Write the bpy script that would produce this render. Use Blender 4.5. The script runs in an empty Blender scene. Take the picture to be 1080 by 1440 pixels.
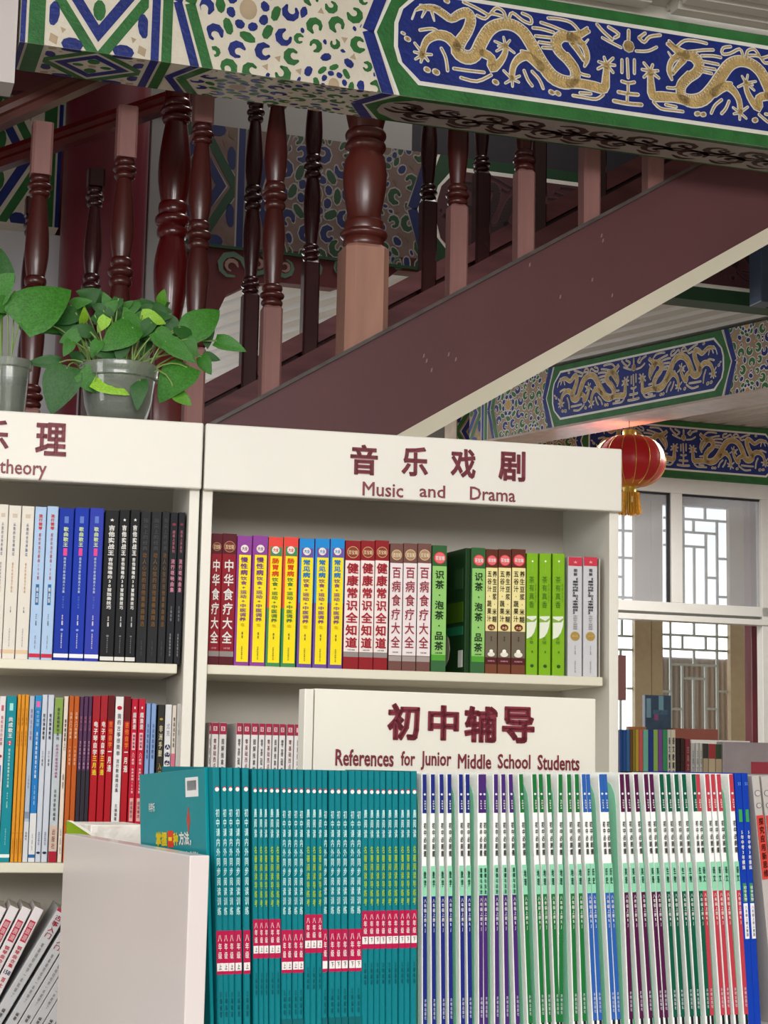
import bpy, bmesh, math, random
from mathutils import Vector, Matrix
random.seed(7)
S = bpy.context.scene
COL = S.collection
PI = math.pi

# ------------------------------------------------------------------ camera, world, light, exposure
FPX, PITCH, ROLL = 2500.0, math.radians(8.2), math.radians(1.1)
EYE = Vector((0, 0, 1.5))
RM = (Matrix.Rotation(PI/2+PITCH, 3, 'X') @ Matrix.Rotation(ROLL, 3, 'Z'))
cd = bpy.data.cameras.new('camera'); cam = bpy.data.objects.new('camera', cd); COL.objects.link(cam)
cam.matrix_world = Matrix.Translation(EYE) @ RM.to_4x4()
cd.sensor_fit = 'VERTICAL'; cd.sensor_height = 36; cd.lens = 36*FPX/1440; cd.clip_start = .05; cd.clip_end = 200
S.camera = cam
S.view_settings.view_transform = 'Standard'; S.view_settings.look = 'None'
S.view_settings.gamma = 1; S.view_settings.use_curve_mapping = False
S.view_settings.exposure = 0.04
W = bpy.data.worlds.new('world'); S.world = W; W.use_nodes = True
W.node_tree.nodes['Background'].inputs[0].default_value = (.93, .96, 1, 1)
W.node_tree.nodes['Background'].inputs[1].default_value = 2.9
def area(name, loc, target, sx, sy, e, c=(1, .97, .92)):
    l = bpy.data.lights.new(name, 'AREA'); l.shape = 'RECTANGLE'; l.size = sx; l.size_y = sy; l.energy = e; l.color = c
    o = bpy.data.objects.new(name, l); COL.objects.link(o); o.location = loc
    o.rotation_euler = (Vector(target)-Vector(loc)).to_track_quat('-Z', 'Y').to_euler(); return o
area('daylight_window', (.9, -4.2, 2.9), (0, 4, 1.9), 5.0, 1.3, 230)
area('left_fill', (-4.3, .3, 1.9), (0, 2.2, 1.3), 2.0, 1.6, 60, (.97, .98, 1))  # added fill that brightens the rack's end panel; no window is built here
area('stairwell_fill', (.6, 6.3, 5.4), (-.2, 6.2, 3), 1.2, .4, 22)  # added fill that brightens the stair well; no fixture is built
area('ceiling_lamp', (-.6, 1.6, 3.5), (-.6, 1.9, 0), 1.8, .5, 14)
area('rear_hall_fill', (1.6, 9.4, 3.25), (1.6, 9.5, 0), 1.2, .8, 55)  # added fill for the rear hall, with no fixture behind it

# ------------------------------------------------------------------ pixel -> plane helpers
def ray(x, y): return RM @ Vector(((x-540)/FPX, -(y-720)/FPX, -1))
class Fr:
    def __init__(s, x, y, Y, yaw):
        d = ray(x, y); s.o = EYE+d*(Y/d.y); s.o.z = 0; s.yaw = math.radians(yaw)
        s.u = Vector((math.cos(s.yaw), math.sin(s.yaw), 0)); s.w = Vector((-math.sin(s.yaw), math.cos(s.yaw), 0))
    def pv(s, x, y, w=0):
        d = ray(x, y); t = ((s.o+s.w*w-EYE).dot(s.w))/d.dot(s.w); p = EYE+d*t
        return (p-s.o).dot(s.u), p.z
    def ph(s, x, y, z):
        d = ray(x, y); p = EYE+d*((z-1.5)/d.z); return (p-s.o).dot(s.u), (p-s.o).dot(s.w)
    def P(s, u, w, z): return s.o+s.u*u+s.w*w+Vector((0, 0, z))

# ------------------------------------------------------------------ materials
def lin(h):
    if isinstance(h, str):
        h = h.lstrip('#'); h = [int(h[i:i+2], 16)/255 for i in (0, 2, 4)]
    else: h = [c/255 for c in h]
    return [(c/12.92 if c <= .04045 else ((c+.055)/1.055)**2.4) for c in h]+[1]
_m = {}
def mat(c, rough=.5, metal=0, coat=0, var=0, scale=20, bump=0, bscale=60, trans=0, stretch=(1, 1, 1), emit=0, spec=.5, sss=0):
    key = (str(c), rough, metal, coat, var, scale, bump, bscale, trans, stretch, emit, spec)
    if key in _m: return _m[key]
    m = bpy.data.materials.new('paint'); m.use_nodes = True; nt = m.node_tree; b = nt.nodes['Principled BSDF']
    col = lin(c); b.inputs['Base Color'].default_value = col
    b.inputs['Roughness'].default_value = rough; b.inputs['Metallic'].default_value = metal
    b.inputs['Coat Weight'].default_value = coat; b.inputs['Coat Roughness'].default_value = .12
    b.inputs['Transmission Weight'].default_value = trans
    b.inputs['Specular IOR Level'].default_value = spec
    m.diffuse_color = col
    if emit:
        b.inputs['Emission Color'].default_value = col; b.inputs['Emission Strength'].default_value = emit
    if var or bump:
        tc = nt.nodes.new('ShaderNodeTexCoord'); mp = nt.nodes.new('ShaderNodeMapping'); mp.inputs['Scale'].default_value = stretch
        nt.links.new(tc.outputs['Object'], mp.inputs[0])
    if var:
        n = nt.nodes.new('ShaderNodeTexNoise'); n.inputs['Scale'].default_value = scale; n.inputs['Detail'].default_value = 4
        nt.links.new(mp.outputs[0], n.inputs['Vector'])
        r = nt.nodes.new('ShaderNodeValToRGB')
        r.color_ramp.elements[0].color = [x*(1-var) for x in col[:3]]+[1]
        r.color_ramp.elements[1].color = [min(1, x*(1+var)+.01*var) for x in col[:3]]+[1]
        r.color_ramp.elements[0].position = .3; r.color_ramp.elements[1].position = .7
        nt.links.new(n.outputs['Fac'], r.inputs[0]); nt.links.new(r.outputs[0], b.inputs['Base Color'])
    if bump:
        n2 = nt.nodes.new('ShaderNodeTexNoise'); n2.inputs['Scale'].default_value = bscale
        nt.links.new(mp.outputs[0], n2.inputs['Vector'])
        bn = nt.nodes.new('ShaderNodeBump'); bn.inputs['Strength'].default_value = bump; bn.inputs['Distance'].default_value = .01
        nt.links.new(n2.outputs['Fac'], bn.inputs['Height']); nt.links.new(bn.outputs[0], b.inputs['Normal'])
    _m[key] = m; return m
LAM = mat('#dedad0', .42, var=.04, scale=3)                 # white laminate
LAMI = mat('#b9b3a8', .6, var=.05, scale=2)
WOOD = mat('#431411', .32, coat=.3, spec=.35, var=.3, scale=8, stretch=(1, 1, .15), bump=.05, bscale=30)
WOODM = mat('#633837', .42, coat=.1, spec=.35, var=.2, scale=14, stretch=(1, 1, .2), bump=.08, bscale=50)
WOODR = mat('#5c0f10', .25, coat=.5, var=.25, scale=8, stretch=(1, 1, .2))
STRG = mat('#5a3236', .5, var=.1, scale=2.2, bump=.03)
MAROON = mat('#6b1f2c', .35, coat=.3, var=.12, scale=3)
WHITEW = mat('#d2d2d6', .7, var=.03, scale=3)
PAPER = mat('#e4e0d6', .8, var=.06, scale=300, stretch=(1, .02, .02))
CREAM = mat('#ddd5c4', .55, var=.06, scale=12, bump=.1, bscale=60)
GREEN = mat('#27692f', .45, var=.2, scale=18, bump=.15, bscale=90)
BLUE = mat('#102676', .4, var=.25, scale=14, bump=.15, bscale=90)
PWHITE = mat('#e9e6dc', .5, var=.04, scale=20, bump=.1)
GOLD = mat('#c3a56b', .5, metal=.1, var=.2, scale=40, bump=.5, bscale=160)
TAN = mat('#b5a084', .6, var=.1)
BROWNP = mat('#3a2016', .6)
GREYP = mat('#a39a93', .6, var=.06)
ALU = mat('#cfcdc7', .35, var=.02)
CEIL = mat('#c9c4ba', .5, var=.04, scale=3)
RED = mat('#7a1b2e', .45)

# ------------------------------------------------------------------ mesh helpers
class MB:
    def __init__(s): s.v = []; s.f = []; s.sm = False
    def add(s, v, f):
        n = len(s.v); s.v += [tuple(p) for p in v]; s.f += [tuple(i+n for i in q) for q in f]; return s
    def box(s, x0, x1, y0, y1, z0, z1, c=0):
        if not c:
            v = [(x, y, z) for x in (x0, x1) for y in (y0, y1) for z in (z0, z1)]
            return s.add(v, [(0, 1, 3, 2), (4, 6, 7, 5), (0, 4, 5, 1), (2, 3, 7, 6), (0, 2, 6, 4), (1, 5, 7, 3)])
        bm = bmesh.new(); bmesh.ops.create_cube(bm, size=1)
        for q in bm.verts: q.co = Vector((x0+(q.co.x+.5)*(x1-x0), y0+(q.co.y+.5)*(y1-y0), z0+(q.co.z+.5)*(z1-z0)))
        bmesh.ops.bevel(bm, geom=list(bm.edges), offset=c, segments=2, affect='EDGES', profile=.5)
        bm.verts.index_update(); s.add([q.co for q in bm.verts], [[q.index for q in f.verts] for f in bm.faces]); bm.free(); return s
    def prism(s, poly, a0, a1, ax='y'):
        # poly in the plane normal to ax
        n = len(poly)
        def mk(p, a): return {'y': (p[0], a, p[1]), 'z': (p[0], p[1], a), 'x': (a, p[0], p[1])}[ax]
        v = [mk(p, a0) for p in poly]+[mk(p, a1) for p in poly]
        return s.add(v, [tuple(range(n))[::-1], tuple(range(n, 2*n))]+[(i, (i+1) % n, n+(i+1) % n, n+i) for i in range(n)])
    def lathe(s, prof, seg=20, cx=0, cy=0, sx=1, sy=1):
        v = []
        for r, z in prof:
            for k in range(seg):
                a = 2*PI*k/seg; v.append((cx+r*sx*math.cos(a), cy+r*sy*math.sin(a), z))
        f = []
        for i in range(len(prof)-1):
            for k in range(seg):
                k2 = (k+1) % seg; f.append((i*seg+k, i*seg+k2, (i+1)*seg+k2, (i+1)*seg+k))
        s.sm = True
        return s.add(v, f)
    def tube(s, pts, r, seg=6):
        pts = [Vector(p) for p in pts]; n = len(pts); v = []
        rs = r if isinstance(r, (list, tuple)) else [r]*n
        for i, p in enumerate(pts):
            t = (pts[min(i+1, n-1)]-pts[max(i-1, 0)]).normalized()
            a = t.cross(Vector((.13, .2, 1))); a = a if a.length > .05 else t.cross(Vector((1, 0, 0))); a.normalize(); b = t.cross(a)
            for k in range(seg):
                q = 2*PI*k/seg; v.append(p+a*rs[i]*math.cos(q)+b*rs[i]*math.sin(q))
        f = [(i*seg+k, i*seg+(k+1) % seg, (i+1)*seg+(k+1) % seg, (i+1)*seg+k) for i in range(n-1) for k in range(seg)]
        f += [tuple(range(seg))[::-1], tuple(range((n-1)*seg, n*seg))]
        s.sm = True
        return s.add(v, f)
    def mesh(s, name, m=None):
        me = bpy.data.meshes.new(name); me.from_pydata(s.v, [], s.f)
        me.materials.append(m)
        if s.sm:
            me.polygons.foreach_set('use_smooth', [True]*len(me.polygons))
            try: me.set_sharp_from_angle(angle=math.radians(40))
            except Exception: pass
        me.update()
        bm = bmesh.new(); bm.from_mesh(me); bmesh.ops.recalc_face_normals(bm, faces=bm.faces); bm.to_mesh(me); bm.free()
        return me
    def build(s, name, m, parent=None, loc=(0, 0, 0), rz=0):
        return link(name, s.mesh(name, m), parent, loc, (0, 0, rz))
def link(name, me, parent=None, loc=(0, 0, 0), rot=(0, 0, 0), scale=(1, 1, 1), m=None):
    o = bpy.data.objects.new(name, me); COL.objects.link(o); o.parent = parent
    o.location = loc; o.rotation_euler = rot; o.scale = scale
    if m is not None:
        o.material_slots[0].link = 'OBJECT'; o.material_slots[0].material = m
    return o
def thing(name, label, cat, loc=(0, 0, 0), rz=0, group=None, lean=0, me=None):
    o = bpy.data.objects.new(name, me); COL.objects.link(o); o.location = loc; o.rotation_euler = (0, lean, rz)
    o['label'] = label; o['category'] = cat
    if group: o['group'] = group
    return o
def struct(o): o['kind'] = 'structure'; return o
UNIT = MB().box(-.5, .5, 0, 1, 0, 1).mesh('block', None)
DISC = MB().prism([(.5*math.cos(2*PI*k/20), .5*math.sin(2*PI*k/20)) for k in range(20)], 0, 1).mesh('disc', None)
def block(name, parent, x, z0, w, h, m, y=-.0004, d=.0005):
    return link(name, UNIT, parent, (x, y, z0), (0, 0, 0), (w, d, h), m)
def disc(name, parent, x, z, w, h, m, y=-.0006, d=.0005):
    return link(name, DISC, parent, (x, y, z), (0, 0, 0), (w, d, h), m)
# text -> mesh, normalised to x in [-.5,.5], y in [-1,0]
_t = {}
def tmesh(s, vert=True, bold=.012, res=2):
    k = (s, vert, bold)
    if k in _t: return _t[k]
    c = bpy.data.curves.new('lettering', 'FONT'); c.body = '\n'.join(s) if vert else s
    c.align_x = 'CENTER'; c.size = 1; c.resolution_u = res; c.space_line = 1.14 if vert else 1
    o = bpy.data.objects.new('tmp', c); COL.objects.link(o)
    dg = bpy.context.evaluated_depsgraph_get(); me = bpy.data.meshes.new_from_object(o.evaluated_get(dg))
    bpy.data.objects.remove(o); me.name = 'lettering'
    if bold:      # embolden: a thin ribbon along every outline edge
        bm = bmesh.new(); bm.from_mesh(me)
        segs = [(e.verts[0].co.copy(), e.verts[1].co.copy()) for e in bm.edges if len(e.link_faces) < 2]
        for a, b in segs:
            d = b-a
            if d.length < 1e-5: continue
            d.normalize(); n = Vector((-d.y, d.x, 0))*bold; e = d*bold*.7
            q = [bm.verts.new(p) for p in (a-e-n, b+e-n, b+e+n, a-e+n)]; bm.faces.new(q)
        bm.to_mesh(me); bm.free()
    xs = [v.co.x for v in me.vertices]; ys = [v.co.y for v in me.vertices]
    x0, x1, y0, y1 = min(xs), max(xs), min(ys), max(ys)
    for v in me.vertices:
        v.co.x = (v.co.x-(x0+x1)/2)/(x1-x0); v.co.y = (v.co.y-y1)/(y1-y0)
    me.materials.clear(); me.materials.append(None); _t[k] = me; return me
def text(parent, s, x, ztop, w, h, m, vert=True, bold=.012, y=-.0012, name='lettering'):
    return link(name, tmesh(s, vert, bold), parent, (x, y, ztop), (PI/2, 0, 0), (w, h, 1), m)
INK = {k: mat(v, .6) for k, v in dict(white='#f0eeea', black='#1a1a1c', red='#b5122a', dark='#33343a', pink='#d98fa5', gold='#caa45e', blue='#1e55b0',
       navy='#1c2a5e', green='#2f7a34', lime='#b9cf3b', yellow='#f2d91f', teal='#0b7f88', grey='#7d7d80', maroon='#7a1b2e', orange='#d9772b', purple='#7b3c86', bronze='#6b4a28').items()}

# ------------------------------------------------------------------ frames (real planes of the place)
CAB = Fr(285, 690, 3.3, 13)
RACK = Fr(300, 1085, 1.9, 22.5)
BM1 = Fr(540, 131, 4.6, 18)
ST = Fr(511, 480, 5.0, 18)
BM2 = Fr(767, 604.5, 9.3, -50)
BM3 = Fr(1000, 672, 10.8, 18)
ZC = 3.65

# ------------------------------------------------------------------ setting
g = MB().box(-6, 8, -4, 16, -.1, 0).build('floor', mat('#8a7f72', .35, var=.1, scale=1.5)); struct(g)
def ribs(name, F, u0, u1, w0, w1, z, pitch, m, along='u', th=.02, amp=.018):
    mb = MB(); mb.box(u0, u1, w0, w1, z+amp, z+amp+th)
    a0, a1 = (w0, w1) if along == 'u' else (u0, u1)
    n = int((a1-a0)/pitch)
    for i in range(n):
        a = a0+i*pitch
        pr = [(a+pitch*.04, z+amp), (a+pitch*.18, z), (a+pitch*.74, z), (a+pitch*.80, z+amp)]
        if along == 'u': mb.prism(pr, u0, u1, 'x')
        else: mb.prism(pr, w0, w1, 'y')
    return mb.build(name, m, None, F.P(0, 0, 0), F.yaw)
struct(ribs('ceiling', BM1, .84, 2.6, -.55, -.02, ZC-.005, .075, CEIL))
struct(ribs('ceiling', BM1, -1.6, .76, -.55, -.001, ZC+.0, .075, CEIL))
struct(MB().box(.74, .86, -.55, -.001, ZC+.035, ZC+.06).build('ceiling', CEIL, None, BM1.P(0, 0, 0), BM1.yaw))
struct(MB().box(-5.2, 6.2, -8.0, -.55, ZC+.05, ZC+.10).build('ceiling', CEIL, None, BM1.P(0, 0, 0), BM1.yaw))
# ceiling of the rear hall, pans running towards the windows
RC = Fr(900, 440, 8.35, 18)
c_o = ST.P(0, 0, 0)
rc = ribs('ceiling', BM2, -3.6, 7, -6, 6, ZC, .13, CEIL, 'u', amp=.036)
# cut: keep only what lies beyond the stair well
bm = bmesh.new(); bm.from_mesh(rc.data)
inv = rc.matrix_basis.inverted()
pt = inv @ ST.P(0, 2.34, 0); nn = (inv.to_3x3() @ ST.w)
geo = bm.verts[:]+bm.edges[:]+bm.faces[:]
bmesh.ops.bisect_plane(bm, geom=geo, plane_co=pt, plane_no=-nn, clear_outer=True)
pt = inv @ BM3.P(0, .25, 0); geo = bm.verts[:]+bm.edges[:]+bm.faces[:]
bmesh.ops.bisect_plane(bm, geom=geo, plane_co=pt, plane_no=nn, clear_outer=True)
bm.to_mesh(rc.data); bm.free(); struct(rc)
fa = MB().box(-4.5, 5, 2.27, 2.34, ZC-.02, ZC+.25).build('trim_1', mat('#8d6a62', .6, var=.2, scale=30), None, ST.P(0, 0, 0), ST.yaw); struct(fa)
struct(MB().box(-4.6, 5.6, -4.7, -4.5, 0, 2.0).build('wall_rear', mat('#b9b2a6', .7)))
struct(MB().box(-4.7, -4.5, -4.7, 4.2, 0, 3.7).build('wall_left', mat('#b9b2a6', .7)))
struct(MB().box(5.5, 5.6, -4.7, 14.5, 0, 3.7).build('wall_right', mat('#b9b2a6', .7)))
struct(MB().box(-4.4, 5.2, .0, .19, 3.65, 5.65).build('sky_stop_slab', CEIL, None, BM1.P(0, 0, 0), BM1.yaw))  # unseen slab over the beam, added to keep sky light off the stairs
# stair well walls
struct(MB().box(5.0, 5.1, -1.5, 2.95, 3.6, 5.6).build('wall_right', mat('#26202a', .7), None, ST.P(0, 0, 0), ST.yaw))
DARK = mat('#26202a', .7)  # darkness behind the stairs is put into this wall colour
struct(MB().box(-4.5, .78, 1.9, 1.98, 3.9, 5.6).build('wall_upper', mat('#9a9894', .7), None, ST.P(0, 0, 0), ST.yaw))
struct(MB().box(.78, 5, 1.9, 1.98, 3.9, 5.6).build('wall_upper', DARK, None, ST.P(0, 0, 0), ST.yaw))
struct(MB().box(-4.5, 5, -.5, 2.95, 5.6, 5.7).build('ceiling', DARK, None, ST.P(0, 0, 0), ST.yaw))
struct(MB().box(-4.5, -.1, 1.93, 1.98, 3.45, 3.95).build('wall_upper', MAROON, None, ST.P(0, 0, 0), ST.yaw))
struct(MB().box(-4.5, -.25, 1.9, 1.98, 0, 3.5).build('wall_left', WHITEW, None, ST.P(0, 0, 0), ST.yaw))
struct(MB().box(-4.5, -.66, 1.72, 1.78, 3.99, 5.6).build('wall_upper', MAROON, None, ST.P(0, 0, 0), ST.yaw))
struct(MB().box(-4.6, -4.5, -.6, 6, 0, 5.7).build('wall_left', WHITEW, None, ST.P(0, 0, 0), ST.yaw))
u, z = ST.pv(20, 30, -.52); 
struct(MB().box(-4.4, BM1.pv(29, 20)[0]-.006, -.02, .08, 3.20, 5.6).build('wall_left', mat('#cfc8c6', .7), None, BM1.P(0, .03, 0), BM1.yaw))

# ------------------------------------------------------------------ painted beams
def clip(poly, region):
    out = list(poly)
    n = len(region)
    for i in range(n):
        a, b = region[i], region[(i+1) % n]; inp = out; out = []
        if not inp: break
        def side(p): return (b[0]-a[0])*(p[1]-a[1])-(b[1]-a[1])*(p[0]-a[0])
        for j in range(len(inp)):
            p, q = inp[j], inp[(j+1) % len(inp)]; sp, sq = side(p), side(q)
            if sp >= 0: out.append(p)
            if sp*sq < 0:
                t = sp/(sp-sq); out.append((p[0]+(q[0]-p[0])*t, p[1]+(q[1]-p[1])*t))
    return out
def smooth(pts, k=4):
    if len(pts) < 3: return [tuple(map(float, p)) for p in pts]
    out = []
    P = [pts[0]]+list(pts)+[pts[-1]]
    for i in range(1, len(P)-2):
        for j in range(k):
            t = j/k
            out.append(tuple(.5*((2*P[i][d])+(-P[i-1][d]+P[i+1][d])*t+(2*P[i-1][d]-5*P[i][d]+4*P[i+1][d]-P[i+2][d])*t*t+(-P[i-1][d]+3*P[i][d]-3*P[i+1][d]+P[i+2][d])*t**3) for d in range(len(pts[0]))))
    out.append(tuple(pts[-1])); return out
def stroke(pts, w=None, grow=0, k=4, caps=True):
    """pts (x,y[,w]) -> list of quads"""
    P = smooth([(p[0], p[1], (p[2] if len(p) > 2 else w)) for p in pts], k)
    L = []; R = []
    for i, p in enumerate(P):
        a = P[max(i-1, 0)]; b = P[min(i+1, len(P)-1)]; dx, dy = b[0]-a[0], b[1]-a[1]; l = math.hypot(dx, dy) or 1
        h = max(p[2], 0)/2+grow; L.append((p[0]-dy/l*h, p[1]+dx/l*h)); R.append((p[0]+dy/l*h, p[1]-dx/l*h))
    q = [[L[i], R[i], R[i+1], L[i+1]] for i in range(len(P)-1)]
    if caps:
        for p in (P[0], P[-1]):
            h = max(p[2], 0)/2+grow
            q.append([(p[0]+h*math.cos(2*PI*j/8), p[1]+h*math.sin(2*PI*j/8)) for j in range(8)])
    return q
def ccw(p):
    a = sum(p[i][0]*p[(i+1) % len(p)][1]-p[(i+1) % len(p)][0]*p[i][1] for i in range(len(p)))
    return p if a > 0 else p[::-1]
class Paint:
    def __init__(s): s.L = {}
    def add(s, name, m, lay, polys, region=None):
        l = s.L.setdefault((name, m, lay), [])
        for p in polys:
            p = ccw(p)
            if region: p = clip(p, ccw(region))
            if len(p) > 2: l.append(p)
    def build(s, parent, f, window=None, step=.0007, dome=None):
        for (name, m, lay), polys in s.L.items():
            mb = MB()
            for p in polys:
                if window: p = clip(p, ccw(window))
                if len(p) < 3: continue
                # drop doubled points
                r = [p[i] for i in range(len(p)) if abs(p[i][0]-p[i-1][0])+abs(p[i][1]-p[i-1][1]) > 1e-5]
                if len(r) < 3: continue
                mb.add([f(a, b, lay*step) for a, b in r], [tuple(range(len(r)))])
            if mb.f: mb.build(name, m, parent)
def blob(x, y, rx, ry, a=0, n=10, j=.0):
    ca, sa = math.cos(a), math.sin(a); o = []
    for k in range(n):
        t = 2*PI*k/n; r = 1+random.uniform(-j, j); px, py = rx*math.cos(t)*r, ry*math.sin(t)*r
        o.append((x+px*ca-py*sa, y+px*sa+py*ca))
    return o
def comma(x, y, r, a, w, flip=1, arc=4.2, grow=0):
    pts = []
    for k in range(8):
        t = k/7; th = a+flip*t*arc; rr = r*(1-.25*t); pts.append((x+rr*math.cos(th), y+rr*math.sin(th), w*(.45+.75*math.sin(PI*min(1, t*1.05)**.8))))
    return stroke(pts, None, grow, 1)
PALB = dict(g=GREEN, b=BLUE, t=TAN, ground=CREAM, line=None)
PAL2 = dict(g=GREEN, b=BLUE, t=mat('#c9a05a', .6), ground=mat('#a08a72', .6, var=.15, scale=12), line=PWHITE)
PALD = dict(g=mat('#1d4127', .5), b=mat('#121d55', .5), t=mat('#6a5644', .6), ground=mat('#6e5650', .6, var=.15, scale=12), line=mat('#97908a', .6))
def pet(P, name, m, pal, region, kind, *a):
    if pal['line']:
        if kind == 'c': P.add('petal_outline', pal['line'], .5, comma(*a, grow=.025), region)
        else: x, y, rx, ry, an = a[:5]; P.add('petal_outline', pal['line'], .5, [blob(x, y, rx+.025, ry+.025, an, 10)], region)
    P.add(name, m, 1, comma(*a) if kind == 'c' else [blob(*a)], region)
def flower(P, region, seed, centers, pal=PALB):
    BLUE, GREEN, TAN = pal['b'], pal['g'], pal['t']
    rnd = random.Random(seed); used = []
    CX = 1.0
    def ok(x, y, r):
        return all((x-a)**2+(y-b)**2 > (r+c)**2 for a, b, c in used)
    for (cx, cy, R) in centers:
        used.append((cx, cy, R*.97))
        pet(P, 'flower_centre', TAN, pal, region, 'b', cx, cy, .17*R, .2*R, 0, 14)
        for k in range(8):
            a = 2*PI*k/8+.3; pet(P, 'blue_petals', BLUE, pal, region, 'b', cx+.34*R*math.cos(a), cy+.34*R*math.sin(a), .105*R, .085*R, a+PI/2, 8, .1)
        for k in range(8):
            a = 2*PI*k/8; pet(P, 'green_petals', GREEN, pal, region, 'b', cx+.53*R*math.cos(a), cy+.53*R*math.sin(a), .165*R, .09*R, a+PI/2+rnd.uniform(-.5, .5), 8, .12)
        n = 10 if R > .6 else 7
        for k in range(n):
            a = 2*PI*k/n+.1
            if R > .6: pet(P, 'blue_petals', BLUE, pal, region, 'c', cx+.84*R*math.cos(a), cy+.84*R*math.sin(a), .14*R, a+2.2, .125*R, 1, 4.6)
            else: pet(P, 'blue_petals', BLUE, pal, region, 'b', cx+.84*R*math.cos(a), cy+.84*R*math.sin(a), .17*R, .12*R, a+PI/2, 8, .12)
    xs = [p[0] for p in region]; ys = [p[1] for p in region]
    for (r, kind, tries) in ((.19, 'c', 1500), (.15, 'c', 1500), (.12, 'c', 1200), (.1, 'b', 1200), (.065, 't', 1500), (.05, 'b', 1200)):
        for _ in range(tries):
            x, y = rnd.uniform(min(xs), max(xs)), rnd.uniform(min(ys), max(ys))
            if not ok(x, y, r*.80): continue
            used.append((x, y, r))
            if kind == 'c': pet(P, 'green_petals', GREEN, pal, region, 'c', x, y, r*.60, rnd.uniform(0, 6.3), r*.56, rnd.choice((1, -1)), 4.7)
            elif kind == 'b': pet(P, 'blue_petals', BLUE, pal, region, 'b', x, y, r*.95, r*.62, rnd.uniform(0, 3), 8, .15)
            else: P.add('tan_specks', TAN, 1, [[(x+r*math.cos(a+q), y+r*math.sin(a+q)) for a in (0, 2.1, 4.2)] for q in (rnd.uniform(0, 6),)], region)
def z2(zx, zy, ox=560, oy=0, sc=4.0):
    u, z = BM1.pv(ox+zx/sc, oy+zy/sc); return ((u)/.165, (z-3.478)/.17)
def zp(pts, w, **k):
    out = []
    for p in pts:
        s, t = z2(p[0], p[1], **k); out.append((s, t, (p[2] if len(p) > 2 else w)/4*.0112))
    return out
DR = []   # dragon strokes in (s,t,width)
def D(w, *pts): DR.append(zp(pts, w))
D(0, (95, 62, 8), (130, 45, 26), (200, 50, 40), (250, 80, 44), (295, 108, 44), (340, 85, 52), (385, 75, 60), (405, 115, 62), (385, 180, 62), (345, 240, 70), (330, 290, 80), (380, 325, 80), (430, 310, 76), (465, 240, 74), (510, 170, 72), (570, 140, 66), (640, 145, 68), (700, 185, 72), (750, 260, 76), (800, 350, 80), (860, 430, 84), (930, 465, 80), (985, 455, 66), (990, 400, 60), (950, 340, 58), (900, 290, 60), (885, 240, 66), (920, 205, 66), (975, 215, 56))
D(0, (90, 70, 4), (75, 110, 4)); D(0, (150, 60, 14), (130, 100, 4)); D(0, (185, 65, 14), (200, 120, 4)); D(0, (230, 50, 16), (120, 30, 4))
D(0, (330, 270, 60), (280, 215, 60), (220, 200, 52), (165, 225, 42), (140, 270, 34), (130, 320, 34))
for q in ((90, 245), (88, 295), (95, 335), (125, 352), (165, 345), (185, 310)): D(0, (138, 308, 14), (q[0], q[1], 9))
D(0, (470, 300, 50), (520, 330, 50), (525, 385, 56), (570, 350, 40), (598, 300, 30), (602, 255, 26))
for q in ((540, 235), (560, 262), (590, 212), (625, 230), (650, 300), (550, 290)): D(0, (600, 262, 12), (q[0], q[1], 8))
D(0, (800, 380, 60), (730, 320, 54), (680, 330, 46), (645, 375, 34), (635, 440, 32))
for q in ((590, 400), (600, 470), (640, 488), (675, 465), (680, 430)): D(0, (638, 448, 12), (q[0], q[1], 9))
D(0, (960, 470, 60), (1030, 475, 56), (1100, 490, 60), (1155, 500, 56), (1165, 440, 44), (1168, 380, 34))
for q in ((1125, 350), (1120, 390), (1155, 325), (1205, 330), (1215, 370), (1205, 410)): D(0, (1168, 365, 14), (q[0], q[1], 12))
D(0, (960, 210, 60), (1010, 200, 46), (1045, 185, 34), (1068, 180, 20)); D(0, (1000, 220, 40), (1045, 270, 34), (1060, 330, 30), (1045, 375, 12)); D(0, (975, 240, 40), (1010, 290, 30), (1040, 340, 20))
D(0, (1005, 245, 10), (1040, 250, 10), (1065, 225, 5))
for st in (((770, 205), (860, 215)), ((790, 240), (860, 250)), ((810, 270), (870, 275)), ((755, 160), (800, 165), (870, 185)), ((800, 130), (860, 150), (920, 175), (960, 190)), ((840, 105), (900, 110), (970, 130), (1020, 185)), ((1020, 185), (1060, 160)), ((950, 305), (1000, 370), (1020, 415), (1070, 430)),
           ((310, 388), (390, 400), (480, 410)), ((350, 440), (440, 460), (520, 425)), ((120, 172), (190, 165), (225, 185)), ((365, 15), (430, 45), (500, 85)), ((440, 90), (485, 108), (520, 80), (585, 95)), ((520, 75), (550, 48), (590, 70), (600, 110)),
           ((620, 105), (640, 75), (700, 120), (745, 135), (740, 100), (695, 78)), ((240, 275), (265, 330), (275, 400)), ((705, 400), (725, 450), (750, 485)), ((750, 405), (790, 450), (812, 500)), ((980, 540), (1040, 550), (1110, 560), (1150, 535)), ((1020, 525), (1080, 530)), ((690, 290), (740, 300))):
    DR.append(zp(st, 13))
for b in ((270, 8, 22), (25, 190, 12), (50, 222, 24), (160, 395, 26), (210, 408, 30), (545, 465, 26), (860, 522, 24), (895, 528, 24)): DR.append(zp([(b[0]-6, b[1]-3), (b[0]+6, b[1]+3)], b[2]))
PE = []
def E_(w, *pts): PE.append(zp(pts, w, ox=810))
E_(74, (292, 262), (293, 264)); E_(18, (292, 225), (293, 175)); E_(13, (250, 270), (190, 240), (145, 215)); E_(16, (215, 215), (238, 195), (180, 155)); E_(16, (200, 225), (150, 180), (115, 140))
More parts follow.
